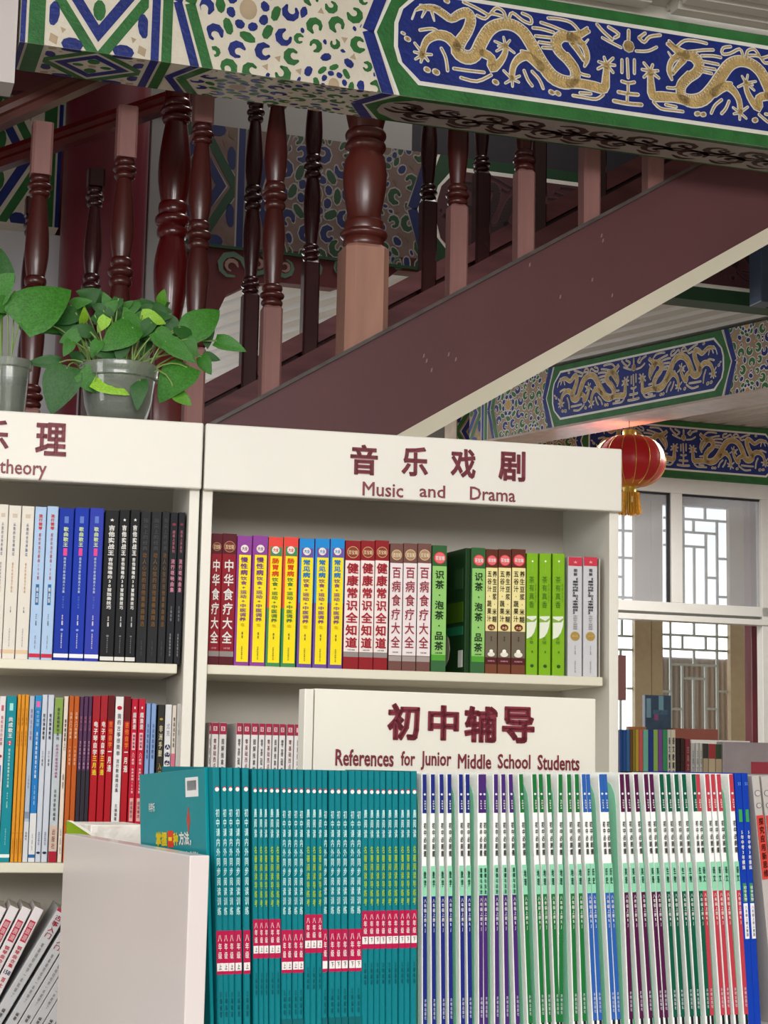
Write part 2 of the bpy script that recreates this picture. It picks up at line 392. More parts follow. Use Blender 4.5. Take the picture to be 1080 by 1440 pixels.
E_(13, (335, 290), (400, 290), (450, 268)); E_(16, (350, 215), (385, 190)); E_(16, (350, 215), (380, 240), (410, 210), (470, 200)); E_(14, (285, 335), (290, 440)); E_(14, (255, 340), (255, 410)); E_(14, (325, 340), (325, 415))
E_(16, (255, 460), (290, 470), (325, 465)); E_(14, (290, 470), (290, 520)); E_(18, (235, 520), (290, 530), (345, 535)); E_(14, (285, 530), (285, 575)); E_(20, (210, 570), (285, 585), (365, 592))
MID = z2(292, 262, 810)[0]
def mirror(pts): return [(2*MID-p[0],)+tuple(p[1:]) for p in pts]
def scroll(P, m, lay, s0, s1, t0, t1, seed, region, w=.05):
    r = random.Random(seed); s = s0; k = 0
    while s < s1:
        c = (t0+t1)/2+(.22 if k % 2 else -.22)*(t1-t0); R = (t1-t0)*.24
        P.add('scrollwork', m, lay, comma(s, c, R, r.uniform(0, 6.3), w*1.6, (-1)**k, 5.0), region)
        P.add('scrollwork', m, lay, comma(s+R*.2, c, R*.4, r.uniform(0, 6), w, (-1)**k, 4), region)
        P.add('scrollwork', m, lay, stroke([(s, c, w), (s+R*.9, c+R*(-1)**k*.9, w*1.5), (s+R*1.7, (t0+t1)/2, w)], None), region)
        P.add('scrollwork', m, lay, stroke([(s-R, c+R*.9, w*.6), (s-R*.3, c+R*1.5, w*1.7), (s+R*.5, c+R*1.2, w*.5)], None), region)
        s += R*r.uniform(1.1, 1.4); k += 1
def design(kind='dragon', seed=1, pal=PALB):
    P = Paint(); M = MID; BLUE, GREEN, TAN = pal['b'], pal['g'], pal['t']; LN = pal['line']
    def rect(a, b, c=-1, d=1): return [(a, c), (b, c), (b, d), (a, d)]
    BIG = rect(-6, 20)
    def both(name, m, lay, polys, region=None):
        if LN and name.endswith('_border'):
            gp = []
            for p in polys:
                cx_ = sum(q[0] for q in p)/len(p); cy_ = sum(q[1] for q in p)/len(p)
                gp.append([(x+.035*(1 if x > cx_ else -1), y) for x, y in p])
            both('border_outline', LN, .5, gp, region)
        P.add(name, m, lay, polys, region)
        P.add(name, m, lay, [[(2*M-x, y) for x, y in p] for p in polys], [(2*M-x, y) for x, y in region] if region else None)
    # stripes and chevrons
    both('blue_border', BLUE, 1, [rect(-5.9, -5.82), rect(-3.87, -3.74)])
    both('green_border', GREEN, 1, [rect(-5.78, -5.53), rect(-3.70, -3.54)])
    reg = rect(-5.47, -3.93); cx = -4.70
    def dia(a, b, w): 
        q = []
        pts = [(cx-a, 0), (cx, -b), (cx+a, 0), (cx, b)]
        for i in range(4):
            p0, p1 = pts[i], pts[(i+1) % 4]; k = w/2
            ia, ib = a-w/2*1.2, b-w/2*1.6; oa, ob = a+w/2*1.2, b+w/2*1.6
            I = [(cx-ia, 0), (cx, -ib), (cx+ia, 0), (cx, ib)]; O = [(cx-oa, 0), (cx, -ob), (cx+oa, 0), (cx, ob)]
            q.append([I[i], I[(i+1) % 4], O[(i+1) % 4], O[i]])
        return q
    both('blue_border', BLUE, 1, dia(.50, .70, .17), reg); both('green_border', GREEN, 1, dia(.79, 1.12, .17), reg)
    both('green_petals', GREEN, 1, [blob(cx, .33, .1, .17), blob(cx, -.33, .1, .17), blob(cx-.22, 0, .09, .1), blob(cx+.22, 0, .09, .1)], reg)
    both('flower_centre', TAN, 1, [blob(cx, 0, .07, .08)], reg)
    for sx in (-1, 1):
        for sy in (-1, 1):
            both('blue_petals', BLUE, 1, [blob(cx+sx*.70, sy*.48, .09, .2, sx*.1), blob(cx+sx*.40, sy*.93, .17, .11)], reg)
            both('tan_specks', TAN, 1, [blob(cx+sx*.69, sy*.88, .08, .1, .5, 4), blob(cx+sx*.55, sy*.72, .05, .06, .3, 3)], reg)
    for sy in (-1, 1):
        both('blue_border', BLUE, 1, stroke([(-3.47, 0), (-3.13, sy*1.1)], .14, k=1, caps=False))
        both('green_border', GREEN, 1, stroke([(-3.27, 0), (-2.92, sy*1.1)], .17, k=1, caps=False))
        both('blue_border', BLUE, 1, stroke([(-.30, 0), (.10, sy*1.1)], .2, k=1, caps=False))
    P2 = Paint(); fr = [(-3.12, 0), (-2.78, -1), (-.05, -1), (-.44, 0), (-.05, 1), (-2.78, 1)]
    # two convex halves so clipping stays right
    for half, sd in (([(-3.12, 0), (-2.78, -1), (-1.4, -1), (-1.4, 1), (-2.78, 1)], seed),):
        pass
    F = Paint(); flower(F, rect(-3.2, 0), seed, [(-2.32, .05, .86), (-.86, -.98, .55), (-.86, .98, .55)], pal)
    lft = [(-3.12, 0), (-2.78, -1), (-1.2, -1), (-1.2, 1), (-2.78, 1)]
    r1 = [(-1.2, -1), (-.05, -1), (-.44, 0), (-1.2, 0)]; r2 = [(-1.2, 0), (-.44, 0), (-.05, 1), (-1.2, 1)]
    for (name, m, lay), polys in F.L.items():
        for R_ in (lft, r1, r2): both(name, m, lay, polys, R_)
    # the dragon panel
    def hexa(a0, dx, t): return [(a0-dx, 0), (a0, -t), (2*M-a0, -t), (2*M-a0+dx, 0), (2*M-a0, t), (a0, t)]
    P.add('white_outline', PWHITE, 1, [hexa(.22, .42, 1)]); P.add('green_border', GREEN, 2, [hexa(.27, .42, 1)])
    def pan(g): 
        l = [(.30-g, .45), (.22-g, .2), (.22-g, -.2), (.30-g, -.45), (.62-g*.5, -.72-g)]
        return [(x, y) for x, y in l]+[(2*M-x, y) for x, y in l[::-1]]+[(2*M-.62+g*.5, .75+g), (.62-g*.5, .75+g)]
    P.add('white_outline', PWHITE, 3, [pan(.07)])
    if kind == 'scroll':
        P.add('panel_ground', GREYP, 4, [pan(.12)]); scroll(P, BROWNP, 5, .5, 2*M-.4, -.62, .62, 5, None, .085)
    else:
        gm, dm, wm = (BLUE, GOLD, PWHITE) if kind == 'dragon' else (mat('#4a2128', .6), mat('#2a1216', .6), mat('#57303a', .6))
        P.add('panel_ground', gm, 4, [pan(0)])
        for st in DR:
            for q in (st, mirror(st)):
                P.add('dragon_outline', wm, 5, stroke(q, None, .014, 3)); P.add('dragon', dm, 7, stroke(q, None, -.006, 3))
        bl = smooth(DR[0], 8)
        for i in range(3, len(bl)-2, 2):
            x, y, w = bl[i]
            if w < .08: continue
            dx, dy = bl[i+1][0]-bl[i-1][0], bl[i+1][1]-bl[i-1][1]; l = math.hypot(dx, dy) or 1
            for q in ([(x-dy/l*w*.26, y+dx/l*w*.26, .014), (x-dy/l*w*.40, y+dx/l*w*.40, .01)],):
                P.add('dragon_scales', wm, 8, stroke(q, None, 0, 1)); P.add('dragon_scales', wm, 8, stroke(mirror(q), None, 0, 1))
        for st in PE: P.add('dragon_outline', wm, 5, stroke(st, None, .012, 3)); P.add('dragon', dm, 7, stroke(st, None, -.008, 3))
    return P
def beam(name, label, F, w, z0, z1, dep, s0, s1, us, u_off, kind='dragon', seed=1, soffit=True, sof_m=None, pal=PALB):
    """s0,s1 range of the pattern shown, us metres per pattern unit, u_off u of s=0"""
    t = thing(name, label, 'beam', F.P(u_off, w, 0), F.yaw)
    hh = (z1-z0)/2; zm = (z0+z1)/2
    MB().box(s0*us, s1*us, 0, dep, z0, z1).build('beam_body', pal['ground'], t)
    win = [(s0, -1), (s1, -1), (s1, 1), (s0, 1)]
    design(kind, seed=seed, pal=pal).build(t, lambda s, q, o: (s*us, -.0003-o, zm+q*hh), win)
    if soffit: design('scroll', seed=seed+1).build(t, lambda s, q, o: (s*us, (q+1)/2*dep, z0-.0003-o), win)
    elif sof_m: MB().box(s0*us, s1*us, -.012, dep, z0-.012, z0).build('beam_underside', sof_m, t)
    return t
beam('painted_beam', 'large painted beam with gold dragons on blue, crossing in front of the staircase', BM1, 0, 3.308, 3.648, .19, -5.9, 12.7, .165, 0, seed=3)
SOF = mat('#b9a79c', .25, var=.1)
beam('painted_beam', 'slanting painted beam above the red lantern, both dragons in full view', BM2, 0, 3.302, 3.63, .22, -4.6, 13.4, .136, .03, seed=5, soffit=False, sof_m=SOF, pal=PAL2)
u3 = BM3.pv(961, 640)[0]
beam('painted_beam', 'distant painted beam over the white framed windows, behind the lantern', BM3, 0, 3.30, 3.645, .2, -5.5, 12.0, .150, u3-MID*.150, seed=7, soffit=False, sof_m=GREEN, pal=PAL2)
ub = ST.pv(443, 270, 1.8)[0]+2.32*.203
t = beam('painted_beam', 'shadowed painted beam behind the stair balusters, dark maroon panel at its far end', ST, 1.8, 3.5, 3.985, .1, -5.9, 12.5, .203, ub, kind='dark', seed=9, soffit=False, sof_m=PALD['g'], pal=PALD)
t = thing('painted_beam', 'short painted beam end between white wall and maroon column', 'beam', ST.P(-.66, 1.8, 0), ST.yaw)
MB().box(-.9, 0, 0, .1, 3.5, 3.985).build('beam_body', CREAM, t)
design('none', seed=2).build(t, lambda s, q, o: (-(s+5.9)*.19, -.0003-o, 3.7425+q*.2425), [(-5.9, -1), (-1.4, -1), (-1.4, 1), (-5.9, 1)])
# carved board under the rear beam
t = thing('carved_board', 'dark red carved board with green scrolls under the rear painted beam', 'carving', ST.P(0, 1.8, 0), ST.yaw)
pts = [ST.pv(x, y, 1.8) for x, y in ((284, 346), (600, 364), (600, 384), (560, 380), (530, 402), (500, 396), (470, 405), (420, 400), (380, 396), (345, 402), (318, 415), (305, 442), (284, 450))]
bm = bmesh.new(); vs = [bm.verts.new((a, 0, b)) for a, b in pts]; f = bm.faces.new(vs); r = bmesh.ops.extrude_face_region(bm, geom=[f])
for q in r['geom']:
    if isinstance(q, bmesh.types.BMVert): q.co.y += .06
bmesh.ops.triangulate(bm, faces=bm.faces[:]); bmesh.ops.recalc_face_normals(bm, faces=bm.faces)
me = bpy.data.meshes.new('board'); bm.to_mesh(me); bm.free(); me.materials.append(mat('#5c1a1e', .5)); link('board', me, t)
for i, (x, y, r) in enumerate(((325, 375, 20), (362, 372, 16), (400, 376, 15), (440, 380, 15), (480, 378, 14), (520, 378, 13), (560, 372, 9))):
    cu, cz = ST.pv(x, y, 1.8); rr = r/2500*6.7*1.35
    Pc = Paint(); Pc.add('scroll_carving', mat('#56705e', .5), 1, comma(cu, cz, rr*.75, i*1.3, rr*.28, (-1)**i, 5)); Pc.add('scroll_carving', mat('#94766a', .5), 2, comma(cu, cz, rr*.35, i*2.1, rr*.2, (-1)**i, 4.5))
    Pc.build(t, lambda s, q, o: (s, -.004-o*3, q))

# column, pale post
def col(px0, px1, w, z1, label, m, n):
    u0 = ST.pv(px0, 350, w)[0]; u1 = ST.pv(px1, 350, w)[0]; t = thing(n, label, 'column', ST.P((u0+u1)/2, w, 0), ST.yaw)
    return t, (u1-u0)/2
t, r = col(84, 203, 1.58, 5.6, 'thick round maroon column rising behind the left balusters', MAROON, 'round_column')
MB().lathe([(0, 0), (r, 0), (r, .12), (r, .18), (r, 5.6), (0, 5.6)], 32).build('shaft', MAROON, t)
t, r = col(206, 229, 1.62, 5, 'narrow pale grey post beside the maroon column', WHITEW, 'grey_post')
MB().box(-r, r, 0, .12, 0, 3.93, .004).build('post_body', mat('#a9abac', .5), t); MB().box(-r-.01, r+.01, -.01, .13, 3.93, 3.95).build('cap', mat('#a9abac', .5), t)

t, r = col(1070, 1092, 1.6, 5, 'slim blue-grey post at the right frame edge under the staircase', DARK, 'blue_grey_post')
MB().box(-r, r, 0, .1, ST.pv(1075, 424, 1.6)[1], 3.95, .004).build('post_body', mat('#3a4658', .4), t)

# ------------------------------------------------------------------ staircase
T = thing('staircase', 'dark brown wooden staircase with turned balusters climbing behind the bookcases', 'staircase', ST.P(0, 0, 0), ST.yaw)
slope = .622; zt = lambda u: 2.705+slope*u      # top edge of the near stringer
ua, ub_ = -2.4, 3.2
MB().prism([(ua, zt(ua)), (ub_, zt(ub_)), (ub_, zt(ub_)-.322), (ua, zt(ua)-.322)], .0, .05).build('stringer', STRG, T)
MB().prism([(ua, zt(ua)+.012), (ub_, zt(ub_)+.012), (ub_, zt(ub_)), (ua, zt(ua))], -.012, .07).build('stringer_cap', mat('#4d4442', .4, var=.3, scale=20), T)
MB().prism([(ua, zt(ua)-.322), (ub_, zt(ub_)-.322), (ub_, zt(ub_)-.375), (ua, zt(ua)-.375)], -.012, 1.0).build('soffit_board', mat('#d9d2bd', .5, var=.05, scale=3), T)
for k in range(-3, 14):
    u = k*.27; zz = zt(u)-.16
    if k % 1 == 0: MB().box(u, u+.29, .05, .95, zz-.02, zz+.015).build('tread', WOOD, T); MB().box(u, u+.02, .05, .95, zz-.17, zz-.02).build('riser', WOOD, T)
for k, (sx, sy) in enumerate(((600, 507), (607, 520), (631, 498), (641, 505), (596, 500), (846, 331), (848, 338), (833, 393), (788, 417), (861, 415), (745, 372))):
    a_, z_ = ST.pv(sx, sy, -.001); MB().prism([(a_-.003, z_-.008), (a_+.002, z_-.004), (a_+.003, z_+.007), (a_-.001, z_+.004)], -.0012, -.0002).build('paint_chip', mat('#8d7472', .6), T)
# far stringer made of three sloping boards with dark gaps
zf = lambda u: ST.pv(437, 462, 1.0)[1]+slope*(u-ST.pv(437, 462, 1.0)[0])
for k in range(3):
    o = -.085*k-.0*k
    MB().prism([(ua, zf(ua)+o), (ub_, zf(ub_)+o), (ub_, zf(ub_)+o-.066), (ua, zf(ua)+o-.066)], .98-.03*k, 1.03-.03*k).build('far_stringer_board', mat('#744346', .5, var=.3, scale=20, stretch=(.2, 1, 1)), T)
MB().prism([(ua, zf(ua)-.05), (ub_, zf(ub_)-.05), (ub_, zf(ub_)-.55), (ua, zf(ua)-.55)], 1.03, 1.05).build('far_stringer', WOOD, T)
def rings(r, z0, z1, n=3, base=.7):
    out = []; h = (z1-z0)/n
    for i in range(n):
        c = z0+h*(i+.5); k = 1.0 if n != 3 else (.94, 1.08, .9)[i]
        for a in (-.5, -.38, -.2, 0, .2, .38, .5): out.append((r*(base+(k-base)*math.cos(a*PI)**.6 if abs(a) < .5 else base), c+a*h))
    return out
def vase(r0, rm, r1, z0, z1, bulge=.35):
    out = []
    for i in range(9):
        t = i/8; b = math.sin(PI*min(1, t/(2*bulge)) if t < bulge else PI/2+PI/2*(t-bulge)/(1-bulge)) if True else 0
        base = r0+(r1-r0)*t; out.append((base+(rm-max(r0, r1)*.95)*b if rm > base else base, z0+(z1-z0)*t))
    return out
def bal_mesh(sz, r, zb, z1r, zmid0, zmid1, ztop0, ztop1, zend, nm='baluster'):
    """square block 0..zb, rings, shaft, mid rings, shaft, rings, square block to zend"""
    h = sz/2; c = sz*.12; shaft = MB(); oc = [(-h+c, -h), (h-c, -h), (h, -h+c), (h, h-c), (h-c, h), (-h+c, h), (-h, h-c), (-h, -h+c)]
    mb = MB(); mb.prism(oc, -.30, zb-.008, 'z'); 
    n = 8; mb.add([(x, y, zb-.008) for x, y in oc]+[(x*.82, y*.82, zb) for x, y in oc], [(i, (i+1) % n, n+(i+1) % n, n+i) for i in range(n)]+[tuple(range(n, 2*n))])
    tb = MB().prism(oc, ztop1, zend, 'z')
    pr = [(r*.8, zb-.002)]+rings(r, zb, z1r)+vase(r*.62, r*.98, r*.74, z1r, zmid0, .62)+rings(r*1.02, zmid0, zmid1)+vase(r*.74, r*1.0, r*.6, zmid1, ztop0, .34)+rings(r*.95, ztop0, ztop1)+[(r*.7, ztop1)]
    shaft.lathe(pr, 22); return shaft, mb, tb
B1 = [q.mesh(n_, None) for q, n_ in zip(bal_mesh(.056, .0335, .255, .32, .54, .624, .85, .91, 1.06), ('baluster', 'square_block', 'square_block'))]
BLKW = mat('#875f5b', .5, var=.15, scale=14, stretch=(1, 1, .2), bump=.08, bscale=50, spec=.3)
# near railing: pixel x of each post and the height where its block ends
def near(px, pytop, me=B1, m=WOOD, mb_=WOODM, name='baluster', sc=1.0):
    u, z = ST.pv(px, pytop, .03); o = link(name, me[0], T, (u, .03, z-.255*sc), (0, 0, 0), (sc, sc, sc), m); [link('square_block', q, o, m=BLKW) for q in me[1:]]; return o
for px, py in ((41, 575), (163, 545), (274, 490), (382, 432), (643, 290), (737, 241), (829, 190), (918, 143), (1000, 98)): near(px, py)
nm = MB(); nb = MB(); h = .066; c = .022; oc = [(-h+c, -h), (h-c, -h), (h, -h+c), (h, h-c), (h-c, h), (-h+c, h), (-h, h-c), (-h, -h+c)]
nb.prism(oc, -.3, .305, 'z'); nb.add([(x, y, .305) for x, y in oc]+[(x*.88, y*.88, .315) for x, y in oc], [(i, (i+1) % 8, 8+(i+1) % 8, 8+i) for i in range(8)]+[tuple(range(8, 16))])
nm.lathe([(.058, .31)]+rings(.066, .315, .395, 3, .88)+[(.052, .40), (.050, .42), (.058, .46), (.064, .50), (.066, .54), (.062, .58), (.055, .60), (.051, .605)]+rings(.062, .61, .68, 2, .8)+vase(.05, .066, .045, .68, 1.0)+[(.05, 1.0), (.05, 1.1)], 28)
u, z = ST.pv(511, 350, .10); NEW = nm.build('newel_post', mat('#5a231c', .34, coat=.3, var=.3, scale=10, stretch=(1, 1, .3), bump=.1, bscale=40), T, (u, .10, z-.315)); nb.build('square_block', mat('#a87c6c', .5, var=.15, scale=14, stretch=(1, 1, .2), bump=.08, bscale=50, spec=.3), NEW)
# handrail near and far
def rail(w, f, h, m, name, u0=ua, u1=ub_):
    prof = [(-.035, 0), (-.035, .02), (-.028, .03), (-.03, .045), (-.02, .062), (.02, .062), (.03, .045), (.028, .03), (.035, .02), (.035, 0)]
    mb = MB(); n = len(prof); v = []
    for uu in (u0, u1):
        for a, b in prof: v.append((uu, w+a, f(uu)+b*1.15))
    mb.add(v, [tuple(range(n))[::-1], tuple(range(n, 2*n))]+[(i, (i+1) % n, n+(i+1) % n, n+i) for i in range(n)]); return mb.build(name, m, T)
u, z = ST.pv(40, 158, .03); rail(.03, lambda q: z+slope*(q-u)-.01, 0, mat('#5c2c25', .3, coat=.3, var=.3, scale=10, stretch=(.1, 1, 1)), 'handrail')
uf, zf2 = ST.pv(60, 218, 1.0); rail(1.0, lambda q: zf2+.5*(q-uf), 0, WOODR, 'handrail', -2.4, -.2)
# far railing balusters
B2 = [q.mesh(n_, None) for q, n_ in zip(bal_mesh(.056, .031, .255, .315, .55, .64, .87, .94, 1.0), ('baluster', 'square_block', 'square_block'))]
DW = mat('#3b1518', .25, coat=.4)
for px, py in ((33, 590), (122, 545), (352, 414), (437, 368), (602, 283), (677, 243), (756, 200), (840, 158)):
    u, z = ST.pv(px, py, 1.0); o = link('baluster', B2[0], T, (u, 1.0, z-.255), (0, 0, 0), (1, 1, 1), DW); [link('square_block', q, o, m=DW) for q in B2[1:]]
nm2 = MB(); nm2.box(-.05, .05, -.05, .05, -.3, .2, .006); nm2.lathe([(.04, .2)]+rings(.052, .2, .28, 2, .8)+vase(.036, .056, .04, .28, .56, .6)+rings(.054, .56, .68, 3, .8)+vase(.04, .053, .036, .68, .95, .4)+rings(.05, .95, 1.03, 3, .8)+[(.04, 1.03), (.04, 1.12)], 26)
u, z = ST.pv(242, 336, .75); nm2.build('newel_post', WOODR, T, (u, .75, z-.56))

# ------------------------------------------------------------------ bookcases
def bookcase(label, u0, u1, shelves, texts, u_side=(.019, .019), ztop=2.1365):
    t = thing('bookcase', label, 'bookcase', CAB.P(u0, 0, 0), CAB.yaw); Lx = u1-u0; dp = .30
    for a, b in ((.001, .001+u_side[0]), (Lx-.001-u_side[1], Lx-.001)):
        MB().box(a, b, .006, dp, 0, 2.13, .0015).build('side_panel', LAM, t)
    MB().box(u_side[0], Lx-u_side[1], dp-.01, dp, .05, 2.12).build('back_panel', LAMI, t)
    MB().box(u_side[0], Lx-u_side[1], .02, dp, 2.05, 2.07).build('top_panel', LAM, t)
    MB().box(.001, Lx-.001, .02, dp, 2.115, 2.128).build('top_board', LAM, t)
    hb = MB().box(0, Lx, -.012, .01, 2.0105, ztop, .003).build('header_board', mat('#dad7ce', .4, var=.03, scale=3, bump=.02), t)
    for z in shelves: MB().box(u_side[0]+.001, Lx-u_side[1]-.012, .012, dp-.01, z-.018, z, .002).build('shelf', mat('#d8d3bf', .4), t)
    MB().box(u_side[0], Lx-u_side[1], .03, dp, .0, .08).build('plinth', LAM, t)
    for (s, px, py, pw, ph, b, vert) in texts:
        a, zt_ = CAB.pv(px, py, -.013); a2, zb_ = CAB.pv(px+pw, py+ph, -.013)
        text(hb, s, (a+a2)/2-u0, zt_, abs(a2-a), abs(zt_-CAB.pv(px, py+ph, -.013)[1]), RED, vert=False, bold=b, y=-.0132)
    return t
uL = CAB.pv(284, 640)[0]
uR0, uR1 = CAB.pv(287, 640)[0], CAB.pv(872, 670)[0]
BC1 = bookcase('white bookcase on the left, its header reading theory, potted plants on top', uL-.84, uL, (1.684, 1.320, .988, .6, .25),
    [('音', -118, 586, 42, 44, .03, 0), ('乐', -28, 589, 40, 43, .03, 0), ('理', 51, 593, 42, 47, .03, 0), ('Music', -78, 640, 60, 26, .012, 0), ('theory', 0, 645, 65, 27, .012, 0)])
BC2 = bookcase('white bookcase whose header reads Music and Drama', uR0, uR1, (1.685, 1.320, .95, .6, .25),
    [('音', 493, 624, 38, 43, .035, 0), ('乐', 565, 627, 37, 42, .035, 0), ('戏', 634, 630, 35, 42, .035, 0), ('剧', 701, 633, 38, 43, .035, 0),
     ('Music', 510, 677, 57, 20, .014, 0), ('and', 590, 681, 36, 18, .014, 0), ('Drama', 661, 684, 64, 19, .014, 0)])
for bc, px, u0 in ((BC1, 250, uL-.84), (BC2, 846, uR0)):
    a, z = CAB.pv(px, 982 if px > 500 else 975, .05); 
    MB().box(-.004, .004, -.012, .012, -.008, .008).build('price_tag', mat('#77736c'), bc, (a-u0+(.012 if px < 500 else .006), .06, z))

# ------------------------------------------------------------------ books
_c = {}
def cover_mesh(t, h, d, b=.0009):
    k = (round(t, 4), round(h, 3), round(d, 3), b)
    if k in _c: return _c[k]
    t, h, d, b = k; e = min(.0012, t*.2); x = t/2
    pr = [(-x, d), (-x, e), (-x+e, 0), (x-e, 0), (x, e), (x, d), (x-b, d), (x-b, b*1.4), (-x+b, b*1.4), (-x+b, d)]
    n = len(pr); v = [(p[0], p[1], z) for z in (0, h) for p in pr]
    caps = [(0, 1, 8, 9), (1, 2, 8), (2, 3, 7, 8), (3, 4, 7), (4, 5, 6, 7)]
    f = [(i, (i+1) % n, n+(i+1) % n, n+i) for i in range(n)]+caps+[tuple(n+j for j in q[::-1]) for q in caps]
    cm = MB().add(v, f).mesh('cover', None)
    pm = MB().box(-x+b, x-b, b*1.4+.0005, d-.003, .0012, h-.0012).mesh('pages', PAPER)
    _c[k] = (cm, pm); return _c[k]
ORD = 'first second third fourth fifth sixth seventh eighth ninth tenth eleventh twelfth thirteenth fourteenth fifteenth sixteenth seventeenth eighteenth nineteenth twentieth'.split()
def book(F, u, w, z, t, h, d, m, label, group, lean=0, yaw=0, cat='book', name='book'):
    o = thing(name, label, cat, F.P(u, w, z), F.yaw+yaw, group, lean)
    cm, pm = cover_mesh(t, h, d); link('cover', cm, o, m=m); link('pages', pm, o); return o
def hx(c, rough=.5, **k): return mat(c, rough, spec=.14, **k)
def spine(o, t, h, items):
    """items in fractions of height from the top: ('b',z0,z1,color[,x,wfrac]) band, ('t',string,z0,z1,wfrac,ink[,bold,xfrac]), ('d',z,dia(frac of t),color) disc, ('h',string,z0,z1,wfrac,ink) flat text"""
    lay = 1
    for it in items:
        k = it[0]
        if k == 'b':
            x = it[4] if len(it) > 4 else 0; wf = it[5] if len(it) > 5 else .97
            block('spine_band', o, x*t, h*(1-it[2]), t*wf, h*(it[2]-it[1]), hx(it[3]), -.0003*lay-.0001); lay += .4
        elif k == 't':
            text(o, it[1], (it[7] if len(it) > 7 else 0)*t, h*(1-it[2]), t*it[4], h*(it[3]-it[2]), INK.get(it[5]) or hx(it[5]), True, it[6] if len(it) > 6 else .012, -.0003*lay-.0009, 'title')
        elif k == 'h':
            text(o, it[1], (it[6] if len(it) > 6 else 0)*t, h*(1-it[2]), t*it[4], h*(it[3]-it[2]), INK.get(it[5]) or hx(it[5]), False, .02, -.0003*lay-.0009, 'title')
        elif k == 'p':
            MB().prism([(a*t, h*(1-b)) for a, b in it[1]], -.0004-.0003*lay, -.0003*lay).build('cover_picture', hx(it[2]), o); lay += .6
        elif k == 'd':
            disc('badge', o, (it[5] if len(it) > 5 else 0)*t, h*(1-it[1]), t*it[2], t*it[3], hx(it[4]), -.0003*lay-.0004); lay += .4
def run(F, w, zb, items, d, group, place):
    """items: (desc, x0, x1, ytop, cover colour, spine items); pixel x at the top of each spine"""
    cnt = {}; idx = {}
    for it in items: cnt[it[0]] = cnt.get(it[0], 0)+1
    for it in items:
        desc, x0, x1, yt, c, sp = it; idx[desc] = idx.get(desc, 0)+1
        ua_, zt_ = F.pv(x0, yt, w); ub2, _ = F.pv(x1, yt, w); t = (ub2-ua_)-.0004; h = zt_-zb
        lab = desc if cnt[desc] == 1 else f'{ORD[idx[desc]-1]} from left of {cnt[desc]}: {desc}'
        o = book(F, (ua_+ub2)/2, w, zb, t, h, d, hx(c) if isinstance(c, str) else c, lab, group); spine(o, t, h, sp)

# --- music and drama, upper shelf
def sq(lbl, c1, c2, t1, c3): return [('b', 0, .075, c1), ('b', .13, .145, c1), ('b', .148, .97, '#f2dc14', .04, .78), ('d', .1, .52, .52, '#e8dfd6'), ('h', '大全', .085, .115, .38, c1), ('t', lbl, .165, .305, .5, t1, .03), ('t', '饮食+运动+中医调养', .315, .66, .44, c3, .02), ('t', '全书', .675, .70, .3, '#c9a715'), ('t', '编著', .74, .79, .1, 'dark'), ('t', '出版社有限公司', .85, .95, .1, 'dark')]
DRM = [('b', 0, .155, '#551320'), ('b', .93, 1, '#551320'), ('d', .1, .8, .8, '#b58d6a'), ('d', .1, .72, .72, '#7a2f2a'), ('h', '百宝箱', .085, .12, .6, '#e3c9a0'), ('t', '中华食疗大全', .20, .835, .72, 'white', .02), ('h', '主编 编著', .865, .88, .45, 'pink'), ('b', .895, .935, '#8d8682')]
CRD = [('b', 0, .155, '#8c1a22'), ('b', .155, .90, '#ecdfdb'), ('b', .865, .905, '#8d8682'), ('b', .905, 1, '#8c1a22'), ('d', .09, .78, .78, '#caa777'), ('d', .09, .7, .7, '#8a3a2c'), ('h', '百宝箱', .075, .108, .6, '#e3c9a0'), ('t', '健康常识全知道', .175, .835, .80, 'red', .03), ('h', '主编 编著', .845, .855, .5, 'grey')]
PKD = [('b', 0, .155, '#6f4a44'), ('b', .155, .88, '#e6dcdc'), ('b', .885, .925, '#a09591'), ('b', .925, 1, '#6f4a44'), ('d', .09, .8, .8, '#d8b98a'), ('d', .09, .7, .7, '#a48566'), ('h', '百宝箱', .075, .108, .6, '#efdcc0'), ('t', '百病食疗大全', .19, .82, .70, '#9c3040', .015), ('h', '主编 编著', .85, .862, .45, 'grey')]
TEA = [('b', 0, .165, '#2e5c31'), ('b', .165, .865, '#8ec46c'), ('b', .865, .91, '#4f9c2e'), ('b', .91, 1, '#35633a'), ('d', .1, .82, .82, '#cf3140'), ('d', .1, .72, .72, '#e06a6e'), ('h', '百宝箱', .085, .118, .62, 'white'), ('t', '识茶·泡茶·品茶', .2, .83, .62, '#16321b', .02), ('h', '主编 编著', .845, .857, .5, 'dark')]
GRN = [('b', 0, .15, '#5b2c1c'), ('b', .15, .66, '#e9dd9c'), ('b', .66, .87, '#6b6150'), ('b', .87, .925, '#4f1c1c'), ('b', .925, 1, '#71402a'), ('d', .09, .84, .84, '#cf3140'), ('d', .09, .74, .74, '#e06a6e'), ('h', '百宝箱', .075, .105, .62, 'white'), ('t', '五谷汁·蔬果汁', .18, .585, .36, '#2b2014', .015, -.2), ('t', '养生豆浆·米糊', .175, .59, .36, '#2b2014', .015, .24), ('d', .63, .62, .5, '#6e2a1c'), ('h', '大全', .62, .645, .42, '#e9dd9c'), ('t', '编著', .70, .74, .1, 'black'), ('d', .845, .6, .38, '#e3ddd0'), ('d', .82, .3, .28, '#f1ece0'), ('h', '出版社', .893, .905, .6, 'pink')]
